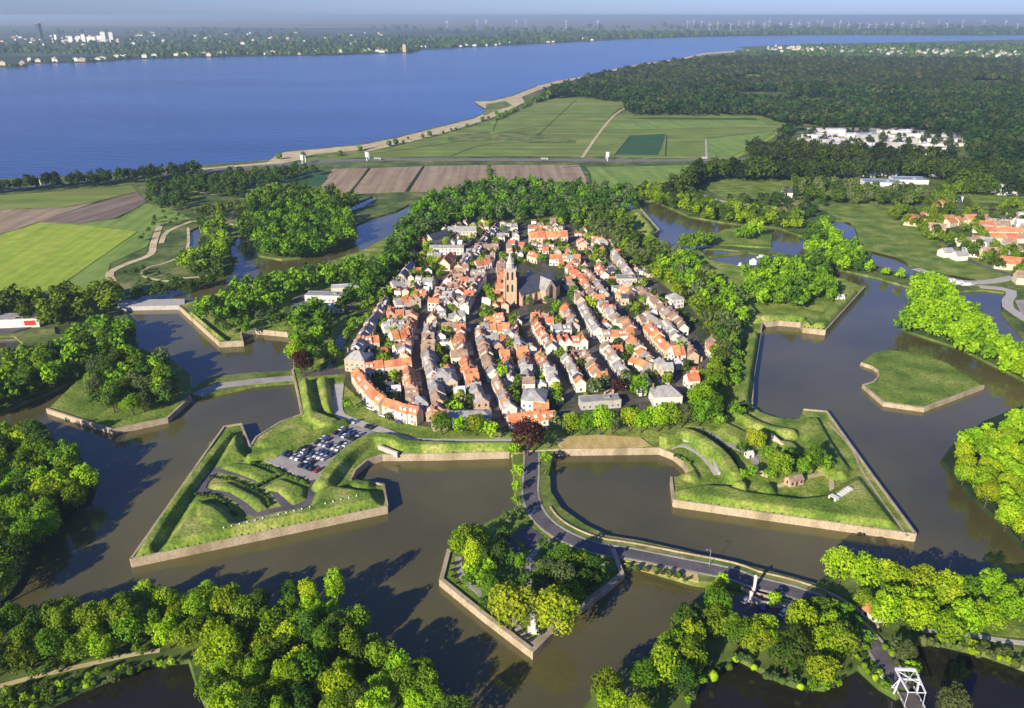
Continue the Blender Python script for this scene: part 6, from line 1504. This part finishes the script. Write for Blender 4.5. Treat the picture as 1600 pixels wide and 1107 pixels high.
shed(1540, 287, 34, 14, 8, 'long white block at the back of the right suburb', ang=.05, name='apartment_block', cat='apartment block'); shed(1575, 287, 26, 16, 12, 'tall white block at the back of the right suburb', name='apartment_block', cat='apartment block')
shed(1605, 288, 22, 14, 8, 'white block at the right edge behind the suburb', name='apartment_block', cat='apartment block'); shed(1490, 306, 16, 12, 6, 'grey roofed house left of the suburb green', 'grey_roof', name='suburb_house', cat='suburb house')
for px, py, w, d, rz, lb in ((1470, 318, 34, 12, .75, 'upper long orange roof left of the suburb'), (1455, 330, 30, 12, .8, 'middle long orange roof left of the suburb'), (1430, 340, 22, 12, .5, 'lower orange roof at the left of the suburb'), (1436, 348, 24, 12, -.6, 'lowest orange roof bending to the right'),
                             (1460, 356, 20, 10, -.5, 'small orange roof below the lowest long one'), (1505, 342, 44, 22, .1, 'biggest orange roof in the middle of the suburb'), (1490, 346, 26, 12, .6, 'left wing of the biggest orange roof'), (1552, 352, 26, 14, -.1, 'reddish roof right of the middle of the suburb'),
                             (1575, 362, 40, 14, -.1, 'long reddish roof near the right edge'), (1590, 372, 44, 14, -.05, 'lower long reddish roof at the right edge'), (1545, 395, 14, 9, .1, 'small orange cottage near the tree row'), (1582, 410, 26, 12, -.4, 'orange roofed white villa near the right edge'), (1600, 432, 12, 9, -.2, 'dark roofed cottage near the right road')):
    n_ = max(1, round(w / 11)); sm_ = lb.startswith(('small', 'dark', 'orange roofed'))
    if not sm_ and n_ > 1:
        x_, y_ = at(px, py, 5)
        for q_ in range(n_):
            o_ = (q_ - (n_ - 1) / 2) * (w / n_) * 1.15
            X_, Y_ = x_ + math.cos(rz) * o_, y_ + math.sin(rz) * o_
            put_house(X_, Y_, 1.3, rz + RI.uniform(-.08, .08), w / n_ + .6, d * RI.uniform(.62, .8), 4.6, 3.2, 'gable', 'cream_wall', RI.choice(('orange_tile', 'orange_tile', 'brown_tile')), label='house %s of the %s' % (ordn(q_ + 1), lb.replace('roof', 'range')), name='suburb_house', cat='suburb house', win=False, group='ranges of the right suburb')
        continue
    shed(px, py, w, d, 5.5, lb, 'orange_tile' if 'orange' in lb and 'small' not in lb else 'brown_tile', 'cream_wall', rz, name='suburb_house', cat='suburb house', r=4.5)
RI = random.Random(12)
for i in range(26):
    px, py = RI.uniform(1525, 1610), RI.uniform(335, 358)
    if i > 12: px, py = RI.uniform(1470, 1590), 366 + (i - 12) * 2.5 + RI.uniform(-3, 3)
    shed(px, py, RI.uniform(9, 14), RI.uniform(7, 9), 4.5, 'small %s roofed suburb house, %s of those scattered from left edge inward' % ('grey', ordn(i + 1)), RI.choice(('grey_roof', 'brown_tile', 'white_roof')), 'white_wall', RI.uniform(-.5, .5), name='suburb_house', cat='suburb house', r=3, group='small houses of the right suburb')
# left: white hall with a red panel
x, y = at(20, 498, 6)
t = put_house(x, y, 1.3, STR(8), 36, 12, 6, 0, 'flat', 'white_wall', 'grey_roof', label='long white hall with a bright red panel at the left edge', name='warehouse', cat='warehouse', win=False)
m = MB(); m.box(9, -6.12, 1.5, 16, -6.0, 4.8); m.build('red_panel', 'red_paint', t)
# boats
def boat(px, py, L_, rz, label, kind='white_paint'):
    x, y = at(px, py, .3); t = empty('motor_boat', (x, y, .1), rz); tag(t, label, 'boat', None)
    st = [(-.5, .8, .0), (-.3, .95, -.05), (.1, 1, -.05), (.35, .7, .0), (.5, .06, .15)]; V = []; s = L_
    for xx, ww, zz in st: V += [(xx * s, -ww * s * .16, s * .10 + zz), (xx * s, -ww * s * .10, -.3), (xx * s, ww * s * .10, -.3), (xx * s, ww * s * .16, s * .10 + zz)]
    F = [(i * 4 + j, i * 4 + j + 1, i * 4 + j + 5, i * 4 + j + 4) for i in range(4) for j in range(3)] + [(i * 4 + 3, i * 4, i * 4 + 4, i * 4 + 7) for i in range(4)] + [(0, 3, 2, 1)]
    m = MB(); m.add(V, F); m.build('hull', kind, t)
    m = MB(); m.box(-.25 * s, -.11 * s, s * .1, .12 * s, .11 * s, s * .22); m.box(-.27 * s, -.12 * s, s * .221, .14 * s, .12 * s, s * .24); m.build('cabin', 'white_paint', t)
for px, py, s, rz, lb in ((1190, 402, 9, .4, 'white motor boat moored by the trees of the upper right pool'), (1157, 414, 8, 1.0, 'small white boat left of the moored motor boat'), (1488, 441, 12, .3, 'white cruiser at the left of the small marina'), (1500, 444, 12, .4, 'white cruiser in the middle of the small marina'), (1512, 447, 12, .2, 'white cruiser at the right of the small marina')):
    boat(px, py, s, rz, lb)
# spherical white tank? round white pavilion dome by the pool
x, y = at(1177, 411, 4); t = empty('round_tent', (x, y, 3.0)); tag(t, 'round white tent on the bank beside the upper right pool', 'tent')
m = MB(); m.cyl(0, 0, 0, 2.6, 3.2, 3.2, 16); m.cyl(0, 0, 2.602, 5.0, 3.5, .1, 16); m.build('canopy', 'white_paint', t)

# ------------------------------------------------------------------ far shore: town, towers, wind turbines
RF2 = random.Random(31)
def far_block(px, py, w, h, label, mat='white_wall', cat='building', name='tower_block', group=None, d=None):
    x, y = at(px, py, 2); d = d or w * .6; t = empty(name, (x, y, 2), RF2.uniform(-.2, .2)); tag(t, label, cat, group)
    m = MB(); m.box(-w / 2, -d / 2, -.5, w / 2, d / 2, h); m.build('wall', mat, t)
    m = MB(); m.box(-w / 2 - .5, -d / 2 - .5, h + .05, w / 2 + .5, d / 2 + .5, h + 1.5); m.box(-w * .2, -d * .2, h + 1.55, w * .2, d * .2, h + 5); m.build('roof', 'grey_roof', t)
far_block(64, 63, 32, 125, 'dark blue skyscraper, the tallest building of the far shore city', 'slate_roof', 'skyscraper', 'skyscraper', d=30)
far_block(88, 63, 22, 40, 'white tower just right of the dark skyscraper', cat='tower block')
for i, px in enumerate((112, 124, 132, 142, 148, 156, 163, 175)):
    far_block(px, 66 + RF2.uniform(-1, 2), RF2.uniform(26, 40), RF2.uniform(35, 75), 'white tower block, %s from left in the far shore city centre' % ordn(i + 1), cat='tower block', group='white tower blocks of the far city')
for i in range(150):
    if i < 60: px, py = RF2.gauss(90, 75), RF2.gauss(62, 4)
    elif i < 110: px, py = RF2.uniform(200, 620), RF2.uniform(50, 70)
    else: px, py = RF2.uniform(0, 640), 0
    pyb = float(np.interp(px, [p[0] for p in FAR], [p[1] for p in FAR]))
    if i >= 110: py = pyb - RF2.uniform(1.5, 4)
    if px < -5 or py > pyb - 1 or py < 44: continue
    far_block(px, py, RF2.uniform(12, 34), RF2.uniform(6, 14), 'low pale building on the far shore, %s counted from the city centre outward' % ordn(i + 1), RF2.choice(('white_wall', 'white_wall', 'cream_wall', 'brick_wall')), 'building', 'city_building', 'low buildings of the far shore city')
for i in range(26):
    px = RF2.uniform(640, 980); pyb = float(np.interp(px, [p[0] for p in FAR], [p[1] for p in FAR])); far_block(px, pyb - RF2.uniform(.8, 5), RF2.uniform(12, 30), RF2.uniform(6, 10), 'small white shore building, %s of those right of the city' % ordn(i + 1), cat='building', name='shore_building', group='small buildings on the far shore')
for i in range(120):
    t_ = RF2.random(); px = 1200 + 420 * t_ ** 1.3; py = 73 + 9 * RF2.random() + (px - 1200) * .022
    far_block(px, py, RF2.uniform(9, 22), RF2.uniform(6, 12), 'white house in the far right shore town, %s counted from its harbour' % ordn(i + 1), RF2.choice(('white_wall', 'concrete', 'cream_wall')), 'shore house', 'shore_house', 'white houses of the right shore town')
far_block(632, 82, 18, 38, 'brown tower on the point of the far shore', 'brick_wall', 'tower', 'tower')
tw = MB(); tw.cyl(0, 0, 0, 98, 2.4, 1.3, 10); nm = MB(); nm.box(-3.5, -2, 97.5, 3.5, 2, 101.5)
TM = mesh_data('tower', tw.V, tw.F, 'white_paint'); NM = mesh_data('nacelle', nm.V, nm.F, 'white_paint')
bl = MB(); bl.add([(-1.4, -.3, 1), (1.4, -.3, 1), (1.4, .3, 1), (-1.4, .3, 1), (-1.9, -.25, 12), (1.6, -.25, 12), (1.6, .25, 12), (-1.9, .25, 12), (-.3, -.1, 48), (.2, -.1, 48), (.2, .1, 48), (-.3, .1, 48)],
                 [(0, 1, 5, 4), (1, 2, 6, 5), (2, 3, 7, 6), (3, 0, 4, 7), (4, 5, 9, 8), (5, 6, 10, 9), (6, 7, 11, 10), (7, 4, 8, 11), (8, 9, 10, 11), (3, 2, 1, 0)])
BM = mesh_data('blade', bl.V, bl.F, 'white_paint')
tp = [(RF2.uniform(690, 960), RF2.uniform(40, 46)) for _ in range(8)] + [(1070 + i * 13.5 + RF2.uniform(-4, 4), RF2.uniform(43, 51)) for i in range(28)] + [(1440, 48), (1478, 49), (1503, 44), (1536, 43), (1570, 45), (1588, 50), (1466, 42)]
tp.sort()
for i, (px, py) in enumerate(tp):
    x, y = at(px, py, 3); t = empty('wind_turbine', (x, y, 3), RF2.uniform(-.3, .3)); tag(t, 'white wind turbine, %s from the left on the horizon' % ordn(i + 1), 'wind turbine', 'wind turbines on the polder')
    s = min(1.0, y / 12500); t.scale = (s, s, s)
    link('tower', TM, t); link('nacelle', NM, t); a0 = RF2.uniform(0, 2)
    for k in range(3):
        b = link('blade', BM, t, (0, -2.4, 99.5)); b.rotation_euler = (0, a0 + k * 2.0944, 0)

it = []
for i in range(120):
    px, py = RI.uniform(1255, 1505), RI.uniform(204, 234); x, y = at(px, py, 1.5); it.append((x, y, 1.3, RI.uniform(2.5, 6), 'forest'))
merge_crowns('park_trees', it, 'dark trees between the halls of the industrial park', 1)
# ------------------------------------------------------------------ air, light, camera
HZ = MB(); HZ.box(-78000, -3000, -4, 78000, 95000, 197)
m = bpy.data.materials.new('haze_air'); m.use_nodes = True; nt = m.node_tree
for n in list(nt.nodes):
    if n.type != 'OUTPUT_MATERIAL': nt.nodes.remove(n)
pv = nt.nodes.new('ShaderNodeVolumePrincipled'); pv.inputs['Color'].default_value = (.68, .84, .96, 1); pv.inputs['Density'].default_value = 6.6e-5; pv.inputs['Anisotropy'].default_value = .2
nt.links.new(pv.outputs[0], [n for n in nt.nodes if n.type == 'OUTPUT_MATERIAL'][0].inputs['Volume']); MATS['haze_air'] = m
tag(HZ.build('haze', 'haze_air'), 'thin blue air haze over the lake and polders', 'haze', kind='stuff')

SUN_EL = math.radians(23); AZ = math.radians(35)    # light travels away from the camera and to the right
d = Vector((math.sin(AZ) * math.cos(SUN_EL), math.cos(AZ) * math.cos(SUN_EL), -math.sin(SUN_EL)))
sl = bpy.data.lights.new('sun', 'SUN'); sl.energy = 5.0; sl.angle = math.radians(.5); sl.color = (1, .92, .76)
so = bpy.data.objects.new('sun', sl); C.objects.link(so); so.rotation_euler = d.to_track_quat('-Z', 'Y').to_euler(); so.location = (0, -100, 400)
w = bpy.data.worlds.new('World'); bpy.context.scene.world = w; w.use_nodes = True
nt = w.node_tree; bg = nt.nodes['Background']; sky = nt.nodes.new('ShaderNodeTexSky'); sky.sky_type = 'NISHITA'; sky.sun_disc = False
sky.sun_elevation = SUN_EL; sky.sun_rotation = math.atan2(-d.x, -d.y); sky.air_density = 1.0; sky.dust_density = .4; sky.ozone_density = 3.0; sky.altitude = 200
mx = nt.nodes.new('ShaderNodeMix'); mx.data_type = 'RGBA'; mx.blend_type = 'MULTIPLY'; mx.inputs['Factor'].default_value = 1; mx.inputs['B'].default_value = (.44, .575, 1.12, 1)
nt.links.new(sky.outputs[0], mx.inputs['A']); nt.links.new(mx.outputs['Result'], bg.inputs[0]); bg.inputs[1].default_value = .095
cam = bpy.data.cameras.new('camera'); co = bpy.data.objects.new('camera', cam); C.objects.link(co)
co.location = (0, 0, H); co.rotation_euler = (math.pi / 2 - PITCH, 0, 0)
cam.sensor_width = 36; cam.sensor_fit = 'HORIZONTAL'; cam.lens = 36 * FPX / 1600; cam.clip_start = 1; cam.clip_end = 200000
sc = bpy.context.scene; sc.camera = co
sc.view_settings.view_transform = 'Standard'; sc.view_settings.look = 'None'; sc.view_settings.exposure = .58; sc.view_settings.gamma = 1
sc.cycles.max_bounces = 6; sc.cycles.diffuse_bounces = 2; sc.cycles.glossy_bounces = 2; sc.cycles.transmission_bounces = 2; sc.cycles.volume_bounces = 0; sc.cycles.transparent_max_bounces = 8
sc.cycles.caustics_reflective = False; sc.cycles.caustics_refractive = False
